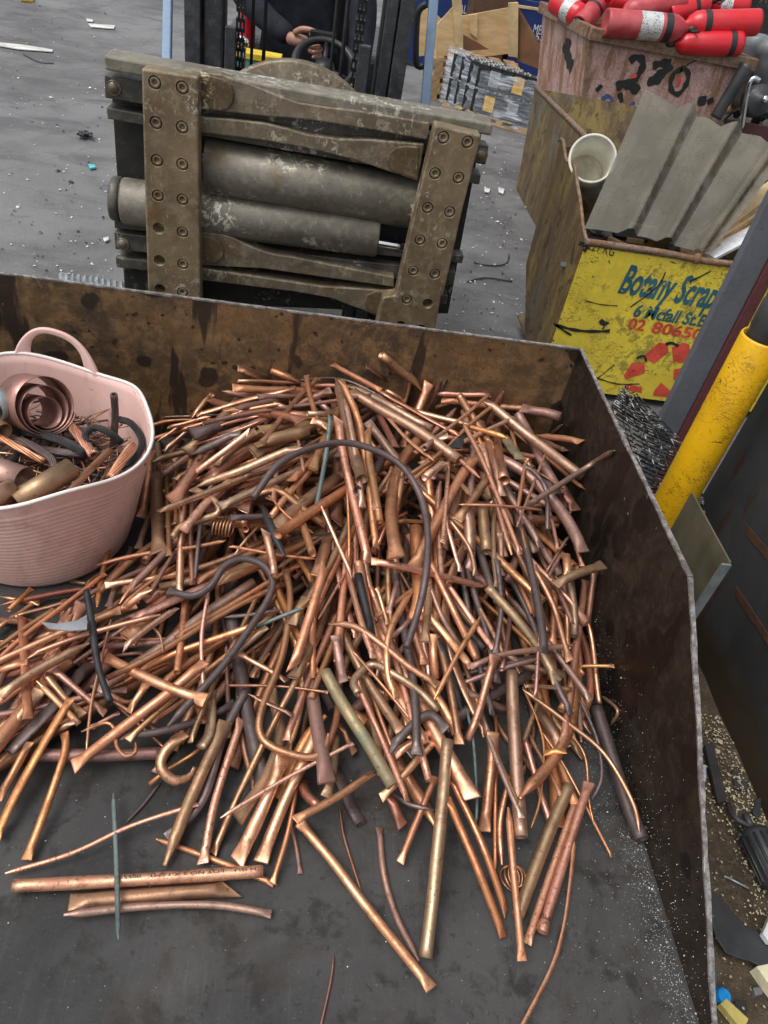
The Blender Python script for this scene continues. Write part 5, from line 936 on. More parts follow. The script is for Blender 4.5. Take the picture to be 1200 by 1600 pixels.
def pipe_geo(path, r, ea, eb, rg, n=None):
    n = n or (14 if r > .011 else 10 if r > .006 else 8)
    P = catmull(path, max(.010, r * 1.4)) if len(path) > 2 else catmull(path, .04)
    L = np.linalg.norm(np.diff(P, axis=0), axis=1).sum()
    if len(path) == 2 and L > .1:
        b1, b2 = rg.uniform(-.02, .02), rg.uniform(-.010, .010); N = max(6, int(L / .035)); t = np.linspace(0, 1, N); d = nrm(P[-1] - P[0]); q = nrm(np.cross(d, (0, 0, 1))); a, b = P[0], P[-1]
        P = a + (b - a) * t[:, None] + q * (b1 * L * 4 * t * (1 - t) + b2 * L * np.sin(6.3 * t))[:, None] + np.array([0, 0, 1.]) * (r * .15 * np.sin(9 * t + rg.random() * 6))[:, None]
    S = np.r_[0, np.cumsum(np.linalg.norm(np.diff(P, axis=0), axis=1))]; L = S[-1]; T = np.gradient(P, axis=0)
    pl = lambda e: {'o': 0, 'p': 2.9, 'f': 3.4, 's': 2.8, 't': 4.2, 'c': 2.2}[e] * r
    la, lb = min(pl(ea), L * .4), min(pl(eb), L * .4)
    st = sorted(set([0.] + [la * q for q in (.08, .3, .55, .8, 1) if la] + [s_ for s_ in S if la * 1.05 < s_ < L - lb * 1.05] + [L - lb * q for q in (1, .8, .55, .3, .08) if lb] + [L]))
    C = np.array([[np.interp(s_, S, P[:, k]) for k in range(3)] for s_ in st]); TT = np.array([nrm([np.interp(s_, S, T[:, k]) for k in range(3)]) for s_ in st])
    fa, fb = rg.uniform(-.55, .55), rg.uniform(-.55, .55); mb = MB(); vs = []; U = None; fl_ = rg.uniform(.35, .65) if rg.random() < .09 else 0; ew = rg.uniform(.55, 1.25), rg.uniform(.55, 1.25); ov, oph = rg.uniform(0, .07), rg.uniform(0, 6.28); cut = rg.uniform(-.9, .9), rg.uniform(-.9, .9)
    for i, s_ in enumerate(st):
        t = TT[i]; kk = np.array([0, 0, 1.]) if abs(t[2]) < .93 else np.array([1, 0, 0.])
        U = nrm(np.cross(t, kk)) if U is None else nrm(U - t * (U @ t)); V = np.cross(U, t)
        ax_, ay_, ph, sh = r * (1 + ov * math.sin(s_ * 30 + oph)), r * (1 - ov * math.sin(s_ * 30 + oph)), fa, 0.
        if fl_: ax_ *= 1 + .45 * fl_; ay_ *= 1 - .75 * fl_
        for e, q, f_, sg in ((ea, 1 - s_ / la if la else -1, fa, -1), (eb, 1 - (L - s_) / lb if lb else -1, fb, 1)):
            if q <= 0: continue
            k = min(1, q * 1.25) ** 1.25; ph = fa if fl_ else f_; w_ = ew[0 if sg < 0 else 1]
            if e == 'p': ax_, ay_ = r * (1 + .36 * k * w_), r * (1 - .88 * k); sh = sg * k * cut[0] * .4
            elif e == 'f': ax_, ay_ = r * (1 + .50 * k ** 1.4 * w_), r * (1 - .88 * k); sh = sg * k * cut[0] * .45
            elif e == 's': ax_, ay_ = r * (1 + .18 * k), r * (1 - .86 * k); sh = sg * k * (1.5 if cut[1] > 0 else -1.5)
            elif e == 't': ax_, ay_ = r * (1 - .62 * k), r * (1 - .86 * k)
            elif e == 'c': ax_ = ay_ = r * (1 + (.22 if q > .25 else .22 * q * 4))
        cp, sp = math.cos(ph), math.sin(ph); U2, V2 = cp * U + sp * V, -sp * U + cp * V
        for k in range(n):
            a = 2 * math.pi * k / n; ca, sa = math.cos(a), math.sin(a); vs.append(C[i] + ax_ * ca * U2 + ay_ * sa * V2 + t * (sh * r * ca))
    R_ = len(st); fs = [[i * n + k, i * n + (k + 1) % n, (i + 1) * n + (k + 1) % n, (i + 1) * n + k] for i in range(R_ - 1) for k in range(n)]
    mb.add(vs, fs, True)
    for e, i, sg in ((ea, 0, -1), (eb, R_ - 1, 1)):
        o = i * n
        if e in 'oc':
            c = np.mean(vs[o:o + n], axis=0); b = len(mb.v); ring = [c + (np.array(vs[o + k]) - c) * .84 for k in range(n)]; dp_ = [q - TT[i] * sg * min(3 * r, L * .45) for q in ring]
            mb.v += [tuple(q) for q in ring + dp_]; f2 = [[o + k, o + (k + 1) % n, b + (k + 1) % n, b + k] for k in range(n)] + [[b + k, b + (k + 1) % n, b + n + (k + 1) % n, b + n + k] for k in range(n)] + [[b + n + k for k in range(n)]]
        else: f2 = [[o + k for k in range(n)]]
        mb.f += f2; mb.s += [e in 'oc' and q < 2 * n and q >= n for q in range(len(f2))]; mb.m += [0] * len(f2)
    return mb
TUBP = TC[:2]
def target(x, y):
    S = lambda a, b, v: (lambda t: t * t * (3 - 2 * t))(min(1, max(0, (v - a) / (b - a))))
    v = .285 * S(.52, 1.72, y) ** .85 * (.30 + .70 * S(-.44, .02, x)) * (1 - .25 * S(.45, .75, x))
    if x < -.25 and y < 1.15: v = max(v, .09 * S(.64, .82, y))
    return v
FOOT = [(262, 650), (330, 612), (420, 590), (600, 578), (760, 612), (885, 650), (925, 780), (940, 900), (938, 1090), (915, 1210), (800, 1290), (660, 1240), (520, 1255), (400, 1290), (300, 1215), (200, 1172), (110, 1168), (0, 1215), (-90, 1180), (-90, 955), (60, 950), (160, 915), (222, 830), (240, 740)]
def inside(x, y, P=FOOT):
    c = False
    for i in range(len(P)):
        (x1, y1), (x2, y2) = P[i], P[i - 1]
        if (y1 > y) != (y2 > y) and x < (x2 - x1) * (y - y1) / (y2 - y1) + x1: c = not c
    return c
FOOTW = [tuple(atZ(x, y, .0 if y > 1000 else .08 if y > 800 else .14 if y > 700 else .2)[:2]) for x, y in FOOT]
FOOTW = [(min(x, BX - .02), min(y, BY - .03)) for x, y in FOOTW]
FIELD = [(330, 640, 20), (430, 640, 15), (250, 800, 88), (150, 1000, 30), (60, 1000, 20), (300, 950, 55), (450, 1000, 68), (400, 1150, 62), (600, 700, 115), (560, 620, 160), (760, 640, 150), (850, 700, 130), (750, 900, 112), (850, 1050, 108), (880, 950, 100), (600, 1100, 105), (680, 1150, 100), (520, 850, 65), (420, 750, 30), (700, 780, 75), (600, 950, 85)]
FW = []
for x, y, a in FIELD:
    z = .12 if y < 900 else .05; a0, a1 = atZ(x, y, z), atZ(x + 20 * math.cos(R(a)), y - 20 * math.sin(R(a)), z); FW.append((a0[0], a0[1], math.atan2(a1[1] - a0[1], a1[0] - a0[0])))
def heading(x, y):
    c = s_ = 0
    for a, b, t in FW: w_ = 1 / ((a - x) ** 2 + (b - y) ** 2 + .004); c += w_ * math.cos(2 * t); s_ += w_ * math.sin(2 * t)
    return .5 * math.atan2(s_, c)
rg = random.Random(77)
def loose(sigma, Lr, rr_):          # a random pipe: plan path and radius
    for _ in range(200):
        x, y = rg.uniform(-.85, BX - .03), rg.uniform(.6, BY - .03)
        if not inside(x, y, FOOTW): continue
        a = heading(x, y) + rg.gauss(0, sigma); L = rg.uniform(*Lr); r = rr_(); d = np.array([math.cos(a), math.sin(a)]) * L / 2; c = np.array([x, y])
        if rg.random() < .28: q = np.array([-d[1], d[0]]) * rg.uniform(-.28, .28); pts = [c - d, c - d * .4 + q * .9, c + d * .3 + q, c + d * rg.uniform(.75, 1)]
        else: pts = [c - d, c + d]
        Q = catmull(pts, .012); ok = Q[:, 0].max() < BX - r * 1.2 and Q[:, 1].max() < BY - r * 1.2 and Q[:, 0].min() > -.98
        if ok and np.hypot(*(Q - TUBP).T).min() > .215 and sum(inside(*q, FOOTW) for q in Q[::4]) / len(Q[::4]) > .82: return pts, Q, r
    return None
MIX = 'bbbbbbbbpppppyyyywwwwoommdrk'
def rad(): return rg.choice([.004, .005, .0055, .006, .0065, .007, .0075, .0085, .0095, .012])
# (1) the body of the heap
body = MB(); cmi = {c: i for i, c in enumerate(CK)}; nb = 0; tries = 0
while tries < 4500 and nb < 1100:
    tries += 1; g_ = loose(.5, (.22, .5), lambda: rg.choice([.005, .006, .007, .008, .009, .011, .014]))
    if g_ is None: break
    pts, Q, r = g_; c = Q[len(Q) // 2]
    if hget(c[None])[0] > target(*c) * .85 - .010: continue
    z = settle(Q, r, .5)
    if (z.max() > max(target(*q) for q in Q[::5]) - .004): continue
    P3 = np.c_[Q, z]; hput(P3, r); s_ = np.linspace(0, len(P3) - 1, len(pts)).astype(int); e = rg.choice
    geo = pipe_geo([P3[k] for k in s_], r, e('oppf'), e('oppt'), rg, 8); body.add(geo.v, geo.f, True, cmi[e('bbppyywwwoommd')]); nb += 1
tag(body.build('copper_offcuts', [M[CK[c]] for c in CK], fix=False), 'deeper layers of dull copper pipe offcuts under the heap', 'copper scrap', kind='stuff')
PIPES = []      # name, points, width px, colour, ends, label
def add_pipe(P3, r, colr, ea, eb, lb, px_mid=None, name='copper_pipe'):
    geo = pipe_geo(P3, r, ea, eb, rg); o = geo.build(name, M[CK[colr]], loc=np.mean(geo.v, axis=0)); tag(o, lb or '', 'pipe', 'loose copper pipes in the bin'); PIPES.append(dict(o=o, P=np.array(P3), r=r, c=colr, e=ea + eb, lb=lb)); return o
# (2) pipes one can pick out but that lie lower: dropped along the flow of the heap
TOP = '''
@300 530 3
215,135 345,190 32 r fo 1 | short red brown pipe with a flared end at the back left of the heap
370,145 500,195 40 w op 1 | short brown pipe with its open end facing the back wall
215,195 510,205 20 b pt 1
190,230 640,255 42 b po 1 | long orange pipe lying level along the back left of the heap
510,215 830,225 36 r op 2 | red brown pipe with dark open left end along the back wall
500,192 690,186 850,250 950,320 17 d tt 3 | thin dark pipe bowed over the back of the heap
660,115 885,240 28 b fp 2 | bright pipe with flared end pointing up at the back wall
815,125 910,195 24 w fp 1
885,75 1075,225 50 w op 2 | thick brown pipe poking its open end highest against the back wall
75,285 520,380 46 r ff 2 | dull red pipe with two flattened ends at the back left
320,270 480,345 40 w pp 1
455,275 525,620 18 p tt 3 | thin pale straight pipe standing across the brass tubes at the back left
0,365 95,260 30 b po 1
80,415 230,340 420,300 22 y tp 1
0,470 150,400 310,360 16 b tt 1
0,500 180,440 330,380 14 b tt 1
320,425 480,410 52 o po 1
296,495 545,430 70 o po 1 | thick olive tube with a torn left end at the back left
0,540 230,430 42 d pp 2 | thick dark purple pipe at the back left above the pale pink one
0,635 265,440 34 p ps 2 | pale pink pipe lying beside the dark purple pipe at the back left
110,590 300,430 42 o pp 1
0,665 380,530 22 b pt 2
20,690 500,505 46 o ps 2 | long olive brown pipe under the pale pink pipe at the left
60,740 280,630 36 w pp 1
650,360 625,560 580,800 28 t po 3 | dark teal pipe leaning across the foot of the arched pipe
685,370 705,520 760,760 830,1050 50 p sp 2 | long pink speckled pipe left of the open ended brown tube
715,280 760,500 800,790 36 p tp 2
700,190 770,350 800,480 865,980 38 b fp 2 | bright flared pipe running down from the back wall beside the pink speckled pipe
825,420 880,855 44 w so 3 | brown tube with open lower end inside the arched pipe
820,385 960,560 1160,785 50 m po 2 | dusty mauve pipe slanting down to the right through the arch
620,540 370,830 36 y pp 1
680,650 390,880 75 o op 1 | thick dusty brown tube lying under the left of the arch
392,690 625,875 42 w pp 2
440,700 640,860 24 w pp 1
140,780 385,700 30 b pf 2
360,730 450,830 570,910 14 y tt 3
330,780 380,900 435,1020 56 k tt 2 | black flattened pipe at the left of the heap centre
430,945 710,900 13 k tt 3 | thin black rod lying across the pipes below the arch
605,780 670,930 750,1110 24 p ts 3 | thin pink pipe falling steeply through the middle of the heap
345,895 385,1110 44 b sp 2
180,970 400,1010 580,1030 17 b st 2
350,830 200,1010 17 b tt 2
640,910 585,1110 62 b pp 2 | thick bright pipe with flattened top just below the black rod
840,1040 1000,1070 1370,1160 40 b ps 3 | bright orange pipe lying level below the arched pipe
725,650 735,1040 18 y tt 2
960,640 950,760 875,960 18 b tp 2
985,650 945,900 965,1095 34 w pp 2
1110,205 980,505 44 b ff 2 | bright pipe flared at both ends beside the back wall
1165,200 1060,420 36 r pf 2
1030,155 1010,260 970,370 20 p tt 2
840,240 880,360 955,505 34 r fp 1
871,310 1000,460 1135,570 20 b tt 3
1195,180 1080,400 22 d tt 3 | dark thin pipe standing against the back wall right of centre
1185,575 1090,650 40 p fp 2
1120,400 1050,540 22 p tp 1
1200,450 1000,565 34 p pp 1
1185,515 890,720 26 w pp 1
965,290 905,370 32 b pp 1
540,350 660,350 34 o pp 1
560,380 640,410 40 y pp 1
@600 530 3
465,280 700,470 925,640 56 o po 3 | thick olive pipe slanting down from the back wall to the right
520,395 565,660 60 w so 2 | thick dark brown tube with open lower end near the right back corner
555,395 740,540 935,700 22 b tp 2 | long thin bright pipe slanting down beside the thick olive pipe
270,282 480,310 715,330 38 b po 2 | bright pipe lying level along the back wall right of centre
240,256 500,262 28 p pp 1
640,322 830,362 54 m po 1 | dark mauve tube end in the right back corner
555,240 480,420 40 r fp 1
715,450 925,480 36 b tf 2 | bright pipe with flared end pointing at the right wall
715,465 850,525 34 b pp 1
1080,522 960,595 670,782 36 m tp 3 | dusty pink pipe leaning its cut end on the right wall
770,500 700,680 622,880 17 b tt 3 | thin light pipe standing on end near the right wall
665,575 625,800 24 b st 2
660,590 720,640 762,720 766,895 27 d po 3 | dark bent pipe hanging down near the right wall
825,680 900,805 50 r pf 2 | vivid red pipe end with flared tip against the right wall
370,390 480,610 640,1010 27 p tp 3 | long thin pink pipe falling from the back to the right of the heap
455,380 510,560 553,735 36 p ff 2
500,680 610,870 30 p pf 2
430,545 330,700 130,1085 60 b sp 1 | long thick bright pipe running down left of the olive tubes
490,650 340,850 52 w pp 2
340,320 190,485 34 p tp 1
412,345 190,510 30 m pp 2
350,775 540,780 740,800 15 y tt 3 | thin orange rod lying level near the right wall
400,785 400,990 62 o po 1 | fat olive tube standing left of the open ended olive tube
462,760 480,1000 66 o po 2 | fat olive tube with open lower end right of the heap centre
290,830 360,1090 26 p fp 2
310,850 400,980 430,1110 28 w pp 2
305,530 295,700 275,955 24 p tf 3
270,480 350,560 450,650 24 p tt 2
560,450 640,565 46 g pp 2 | short green tinged pipe near the right back corner
545,905 550,1110 32 m pp 2
645,880 690,1070 30 w pp 2
1030,1055 800,1150 52 o fp 3 | olive pipe with flared end pointing at the right wall
640,845 870,850 50 r pp 1
650,790 860,765 24 o pp 1
770,750 815,985 22 p tp 2
880,910 930,1065 26 r pp 2
870,920 760,1090 20 r tt 2
830,1000 770,1115 18 m tt 2
855,1012 862,1130 44 b pp 1
410,400 330,510 60 k pp 1 | short black pipe near the top of the heap right of the arch
835,400 780,445 22 o tt 1
10,240 100,290 30 b pp 1
240,320 350,280 26 b pp 1
100,600 40,760 26 b pp 1
700,600 640,560 30 w pp 1
@0 500 3
712,612 690,780 665,928 46 y pf 3 | orange pipe with flared lower end beside the rim of the tub
738,560 742,740 36 o pp 1
738,735 742,1085 72 o op 2 | thick brown tube standing upright beside the tub
782,730 792,1105 28 w tf 3
862,785 850,1000 840,1300 42 b fp 2
830,695 826,950 24 w pp 2
902,840 905,1240 32 r pp 1
900,790 1000,840 1025,900 960,930 850,965 808,1020 38 o po 3 | brown pipe bent in an S beside the tub
642,888 540,1010 490,1150 455,1345 28 y tt 3 | orange pipe bowing down along the right side of the tub
620,1065 560,1200 510,1345 32 m pp 2
450,1150 600,1110 770,1080 26 y tp 2
820,1075 930,1060 1055,1035 20 b tf 2
760,455 1060,445 14 d tt 1
690,500 820,470 1100,465 20 y tt 1
710,560 900,500 1110,440 24 b pp 1
820,510 970,495 45 o po 1
900,457 990,345 28 b tt 1
770,1090 560,1330 22 b tt 2
820,1150 690,1240 570,1340 24 b tt 2
705,1255 590,1345 42 b fp 2
0,1335 220,1290 430,1255 36 r tp 2 | red brown pipe lying along the foot of the tub
150,1258 40,1360 30 y fp 3
965,810 940,950 915,1210 24 d tt 3
330,1225 440,1240 26 o pp 1
400,1240 560,1130 22 y pp 1
430,1300 620,1080 24 b tp 1
@0 880 3
405,130 430,280 460,480 515,650 40 k oo 4 | black hose like pipe bent down in front of the tub
103,250 115,450 132,730 46 b fp 2 | bright wide flared pipe standing at the left of the heap
140,432 400,335 755,240 34 r st 3 | long dark red pipe pointing up to the right in front of the tub
-10,625 180,500 420,372 56 w pt 3 | thick brown pipe running off the left edge of the photo
0,268 150,280 380,355 40 r pp 1
40,885 240,680 420,470 76 d op 1 | fat dark grey tube with open lower end at the left
-10,850 190,590 60 o pp 1 | thick olive pipe at the far left under the brown one
250,495 370,600 495,705 40 p pp 2
170,550 270,650 370,755 28 y tp 2
210,520 300,630 390,715 44 w pp 1
330,635 190,870 60,1110 -20,1290 46 y fp 3 | long orange pipe reaching out to the lower left edge of the heap
300,790 305,880 230,1110 123,1392 45 y pp 2 | orange pipe with a kinked top reaching onto the bare floor at the left
-10,1110 140,835 44 w pp 2
340,955 600,752 800,600 960,460 60 b fp 3 | thick bright pipe with a wide flared end at the lower left
490,440 760,570 965,645 60 y pf 3 | thick orange pipe crossing the bright flared one
580,555 800,430 1200,290 40 y tp 3 | bright orange pointed pipe sweeping up to the right
580,395 700,300 830,210 34 p sp 2
870,160 850,350 830,512 40 y pp 2
980,120 945,350 955,612 26 p tp 3
500,390 830,362 36 m pp 1
490,350 800,355 24 r pp 1
150,900 460,900 765,890 72 m oo 1 | thick dusty mauve pipe lying level on the floor at the lower left
380,790 500,748 540,790 548,860 590,905 635,885 635,840 22 w tt 3 | thin brown pipe curled into a hook at the lower left
510,610 600,652 690,600 30 w pp 2
550,812 750,790 950,730 1100,660 45 d pp 2 | dark pipe lying level above the J shaped hook
870,795 775,880 755,960 820,1020 890,1000 912,955 60 w pt 3 | fat dark brown pipe bent into a J shaped hook at the front left
990,600 985,780 940,865 52 o pp 2
520,265 480,430 430,650 405,875 17 y tt 3
520,640 730,780 24 r tp 2
530,650 770,865 18 w tt 1
1155,595 1050,800 950,1110 780,1290 52 d op 2 | dark purple pipe with cut upper end reaching the front left edge
1132,730 1010,1110 950,1410 48 p fp 2
1060,740 900,1090 770,1420 70 o pt 2 | thick brown pipe tapering to a point on the floor at the front left
940,870 700,1035 26 y po 2
0,365 85,365 18 b tt 1
0,500 130,460 38 b pp 1
700,280 750,340 765,420 16 o tt 3
-30,420 40,380 30 w pp 1
430,770 560,700 26 b pp 1
600,700 690,560 40 b pp 1
250,790 350,740 36 o pp 1
@350 880 3.43
540,15 455,300 370,560 62 b ss 3 | thick bright pipe with sheared tips left of the heap centre
490,200 475,620 42 b pp 1
620,240 480,560 330,950 44 b tp 3 | long bright brown pipe running down the middle front of the heap
440,530 270,850 80,1240 -60,1560 46 w pp 2
330,30 355,200 310,500 210,760 190,900 260,985 440,1040 535,1005 560,910 50 w pt 3 | dark brown pipe bent into a wide U at the front
560,325 700,340 850,440 1000,560 1150,655 46 w tp 3 | brown pipe bowed across the middle of the heap
650,0 740,330 805,510 40 p sp 2
720,60 790,385 56 k pp 1
610,330 750,600 950,905 62 o sp 1 | thick olive brown pipe under the thin orange rod in the middle
540,580 640,760 780,980 905,1195 82 g oo 3 | fat mottled green brown tube with a hole near its top end
595,385 640,640 52 m pp 2
720,700 697,630 790,542 900,590 1040,680 1150,790 52 o oo 3 | brown pipe with an elbow at its upper end right of the mottled tube
690,470 820,620 1010,850 20 y tt 3 | thin orange rod beside the elbowed pipe
990,165 885,380 880,600 930,720 46 y sp 3
715,650 850,950 985,1275 40 p sp 3 | long pale pink pipe crossing beside the mottled tube
0,655 300,660 558,692 20 r tp 3 | thin reddish pipe lying level across the front of the heap
-20,1365 330,1155 693,963 30 p tf 3 | thin pale pink pipe slanting across the front of the U bend
1190,900 1130,825 1060,825 890,990 60 d ps 3 | dark pipe with a rounded bend near the front centre
1140,885 910,1022 56 y pp 2
1150,930 950,1150 840,1260 48 y pp 2
130,700 370,815 30 w tf 3
425,240 270,300 120,370 28 t tt 3 | short teal stained rod left of the heap centre
0,290 150,275 310,250 22 d tt 2
230,340 20,515 42 o ps 2
80,480 340,632 38 w pf 3
655,45 505,300 18 p tt 3
440,530 400,800 340,1000 44 w pp 1
545,815 430,960 290,1265 72 y tp 2
150,610 240,480 24 y pp 1
820,130 880,330 28 w pp 1
930,100 880,270 34 m op 2
440,180 360,330 60 o pp 1
900,400 1000,300 30 m pp 1
620,860 700,1020 40 w pp 1
@650 880 3
380,-20 400,200 372,425 32 d pp 3 | dark slim pipe standing right of the heap centre
70,0 150,170 285,452 38 b pp 1
60,100 120,250 205,392 34 m pp 2
150,100 280,290 362,402 26 p pp 2
20,200 150,350 262,492 34 y pp 2
302,250 200,420 85,640 30 y tt 3
268,150 410,425 28 p ft 3
335,112 470,260 570,390 665,560 50 o op 2 | long olive brown pipe slanting down right of the heap centre
430,150 640,400 822,645 38 m tp 3 | long mauve pipe slanting down to a pointed end by the right wall
545,8 640,190 690,360 722,460 38 w fp 3
592,190 575,400 560,632 24 p tf 3
440,0 550,240 28 b pp 1
795,80 750,400 690,850 42 p pf 2 | long pink pipe standing near the right wall
840,20 800,292 40 r pp 1
650,200 800,272 860,660 30 y pp 2
785,520 772,485 930,482 22 y op 3 | short hooked pipe pointing its open end at the right wall
868,620 945,690 912,762 20 o tt 2 | small curved pipe piece beside the right wall
655,120 640,382 40 b pp 1
702,150 706,402 36 b pp 1
718,0 742,340 50 o pp 1
255,485 400,430 570,405 738,385 34 m pt 3 | uppermost of three dark pipes lying side by side right of centre
190,530 350,490 610,430 35 d pp 2 | middle one of three dark pipes lying side by side right of centre
190,575 400,495 630,432 34 m pf 2 | lowest of three dark pipes lying side by side right of centre
372,430 240,830 46 y fp 3
448,510 460,800 492,1285 74 o oo 3 | fat olive tube standing upright on the floor at the front right
500,590 700,740 880,890 1010,1110 1050,1260 26 y tt 3 | long orange pipe bowing out to the front right corner
500,580 570,740 600,880 580,1110 540,1240 14 y tt 3 | thin orange wire like tube beside the upright olive tube
690,760 790,900 810,1110 835,1230 14 y tt 3
770,640 850,830 870,1000 825,1110 20 d tt 3 | thin grey tube curling at the front right
845,680 900,850 980,1100 1060,1295 76 d oo 2 | thick dark pipe lying along the foot of the right wall
240,690 270,850 285,1110 280,1230 18 t tt 3 | thin teal tube at the front right of centre
105,350 170,560 222,720 46 k tt 2
560,670 695,870 62 o pp 1
600,888 702,880 42 y pf 3
360,790 320,1260 62 w fp 3 | thick brown pipe with flared top standing left of the upright olive tube
372,712 380,1010 20 b ft 2
510,830 590,1100 640,1240 40 p ps 2
530,800 680,1090 24 p tp 2
590,790 700,960 920,1380 17 b tf 2 | thin bright tube with flared tip reaching the floor at the front right
510,575 730,592 20 w pp 2
20,280 60,560 42 p pp 1
75,330 90,545 46 b fp 2
0,590 110,692 30 m tt 3
700,640 680,690 46 w po 2
240,600 430,690 40 o pp 1
300,680 340,800 26 m pp 2
@750 1100 2.667
372,340 290,530 155,890 64 o oo 3 | thick olive pipe at the front right with both ends cut square
400,400 300,690 195,1000 38 p pp 2 | pink pipe between the olive and the cupped pipe at the front right
455,325 360,620 258,950 48 p pc 3 | pink pipe with a cupped open lower end at the front right
118,430 140,700 176,1072 36 b tf 3 | bright pipe with flared lower end reaching furthest forward at the front right
395,560 375,760 345,950 290,1120 150,1390 19 y tt 3 | long thin orange tube curving to the bottom edge of the photo
@420 1150 3
850,190 1000,510 1112,825 42 y ps 2 | right one of two parallel bright pipes right of the brass tube
838,290 985,640 1102,945 44 y pf 3 | left one of two parallel bright pipes right of the brass tube
1062,80 1060,640 26 y tt 2
1130,190 1085,400 1092,605 34 y pt 2
838,20 790,560 735,1040 74 o oo 3 | long thick brass coloured tube reaching onto the bare floor
140,400 300,590 450,790 765,1185 52 b ff 3 | bright pipe lying diagonally on the bare floor at the front
490,172 330,280 120,395 46 b pp 3 | bright pipe meeting the diagonal floor pipe at a sharp corner
518,430 540,650 600,850 705,1055 38 m pt 2 | mauve pipe curving down the bare floor behind the diagonal one
330,330 350,460 385,580 432,725 17 r tt 1 | thin reddish wire like tube behind the diagonal floor pipe
305,1025 290,1150 235,1400 17 r tt 1 | thin reddish tube end lying alone at the bottom edge
782,190 705,370 615,595 38 y pp 2
555,260 630,425 54 r pf 2 | short vivid red pipe with flared end on the floor at the front
310,150 432,412 62 d oo 1 | dark tube with open lower end on the floor at the front
150,200 175,270 232,330 56 r po 2 | dark red stub of bent pipe with open end at the front
312,0 300,150 270,290 46 o pf 2
580,270 660,320 775,347 30 d pt 1
135,195 90,450 18,690 30 y pf 2
108,430 130,530 148,645 24 m pf 1
@0 1200 2.667
1190,-60 1080,200 985,395 66 b pf 2 | bright pipe with wide flared foot left of the other flared foot at the front
1330,-160 1190,130 1085,395 60 b pf 2 | bright pipe with flared foot right of its twin at the front
55,492 570,465 1096,430 64 p oo 3 | straight pink pipe with printed marks lying lowest left on the bare floor
288,560 640,530 970,505 70 o ps 2 | flattened olive pipe lying just under the printed pink pipe
265,612 600,577 900,572 1132,608 38 m tp 2 | curved mauve pipe lying lowest of three on the bare floor
472,105 485,400 493,715 22 t tt 4 | thin teal green rod lying across the three floor pipes
20,440 300,355 550,240 825,150 24 p tp 2 | long thin pale pipe bowing over the bare floor at the left
650,295 940,400 1142,482 30 b tp 1 | thin bright pipe under the end of the printed pink pipe
525,228 600,150 672,55 16 d tt 1 | small thin dark stick lying alone on the floor at the left
@0 0 1
255,705 300,668 9 b pp 1
250,735 285,690 10 w po 1
262,668 330,650 8 y pp 2
270,720 320,690 9 p pt 1
245,690 292,658 8 b tt 1
-10,985 70,930 10 b pp 1
20,965 112,938 9 w po 1
0,932 62,944 8 y tp 1
395,778 440,722 505,695 560,695 620,722 655,770 668,830 665,900 652,960 635,1012 13 d oo 5 | dark grey pipe bent into a big arch over the middle of the heap
262,922 300,931 330,915 350,885 380,873 412,884 426,908 418,938 385,990 340,1050 262,1135 14 d ft 3 | long dark pipe with an S shaped bend running down the left of the heap
'''
def parse(txt):
    out = []; ox = oy = 0; s_ = 1
    for ln in txt.strip().splitlines():
        if ln.startswith('@'): ox, oy, s_ = map(float, ln[1:].split()); continue
        a, _, lb = ln.partition('|'); t = a.split(); pts = [tuple(map(float, q.split(','))) for q in t if ',' in q]; wd, c, e, L_ = [q for q in t if ',' not in q]
        out.append(([(ox + x / s_, oy + y / s_) for x, y in pts], float(wd) / s_ * .83, c, e, int(L_), lb.strip()))
    return out
LIST = sorted(parse(TOP), key=lambda q: q[4])
NAUTO = 298 - len(LIST); k = 0; tries = 0
while k < NAUTO and tries < 6000:
    tries += 1; g_ = loose(.42, (.24, .5), rad)
    if g_ is None: break
    pts, Q, r = g_; c = Q[len(Q) // 2]
    if hget(c[None])[0] > target(*c) - .012: continue
    z = settle(Q, r, .4)
    if z.max() > max(target(*q) for q in Q[::4]) + .018: continue
    P3 = np.c_[Q, z]; hput(P3, r); s_ = np.linspace(0, len(P3) - 1, len(pts)).astype(int)
    add_pipe([P3[i] for i in s_], r, rg.choice(MIX), rg.choice('opppfst'), rg.choice('opppfst'), ''); k += 1
print('HEAP', nb, 'auto', k, 'traced', len(LIST), 'top', round(float(HM.max()), 3))
# (3) the pipes on top, each where it lies in the heap
for pts, wd, c, e, L_, lb in LIST:
    if not lb: e = ''.join('o' if q == 'p' and rg.random() < .38 else q for q in e)
    W = np.array([hray(x, y) for x, y in pts]); r = .01
    for it in range(3):
        r = wd / 2 * np.mean([depth(q) for q in W]) / F
        W[:, 0] = np.minimum(W[:, 0], BX - r * 1.05); W[:, 1] = np.minimum(W[:, 1], BY - r * 1.05)
        Q = catmull([q[:2] for q in W], .008); z = rest(Q, r, (.030, .045, .065, .085, .12)[L_ - 1] + r, (.012, .02, .035, .07, .09)[L_ - 1])
        for i in range(len(W)):
            j = np.argmin(((Q - W[i, :2]) ** 2).sum(1)); P_ = atZ(*pts[i], z[j])
            if P_[0] > BX - r * 1.05: P_ = atX(*pts[i], BX - r * 1.05)
            if P_[1] > BY - r * 1.05:
                P2_ = atY(*pts[i], BY - r * 1.05)
                if P2_[0] < BX - r: P_ = P2_
            W[i] = P_
    P3 = catmull(list(W), .008); hput(P3, r)
    add_pipe(list(W), r, c, e[0], e[1], lb)
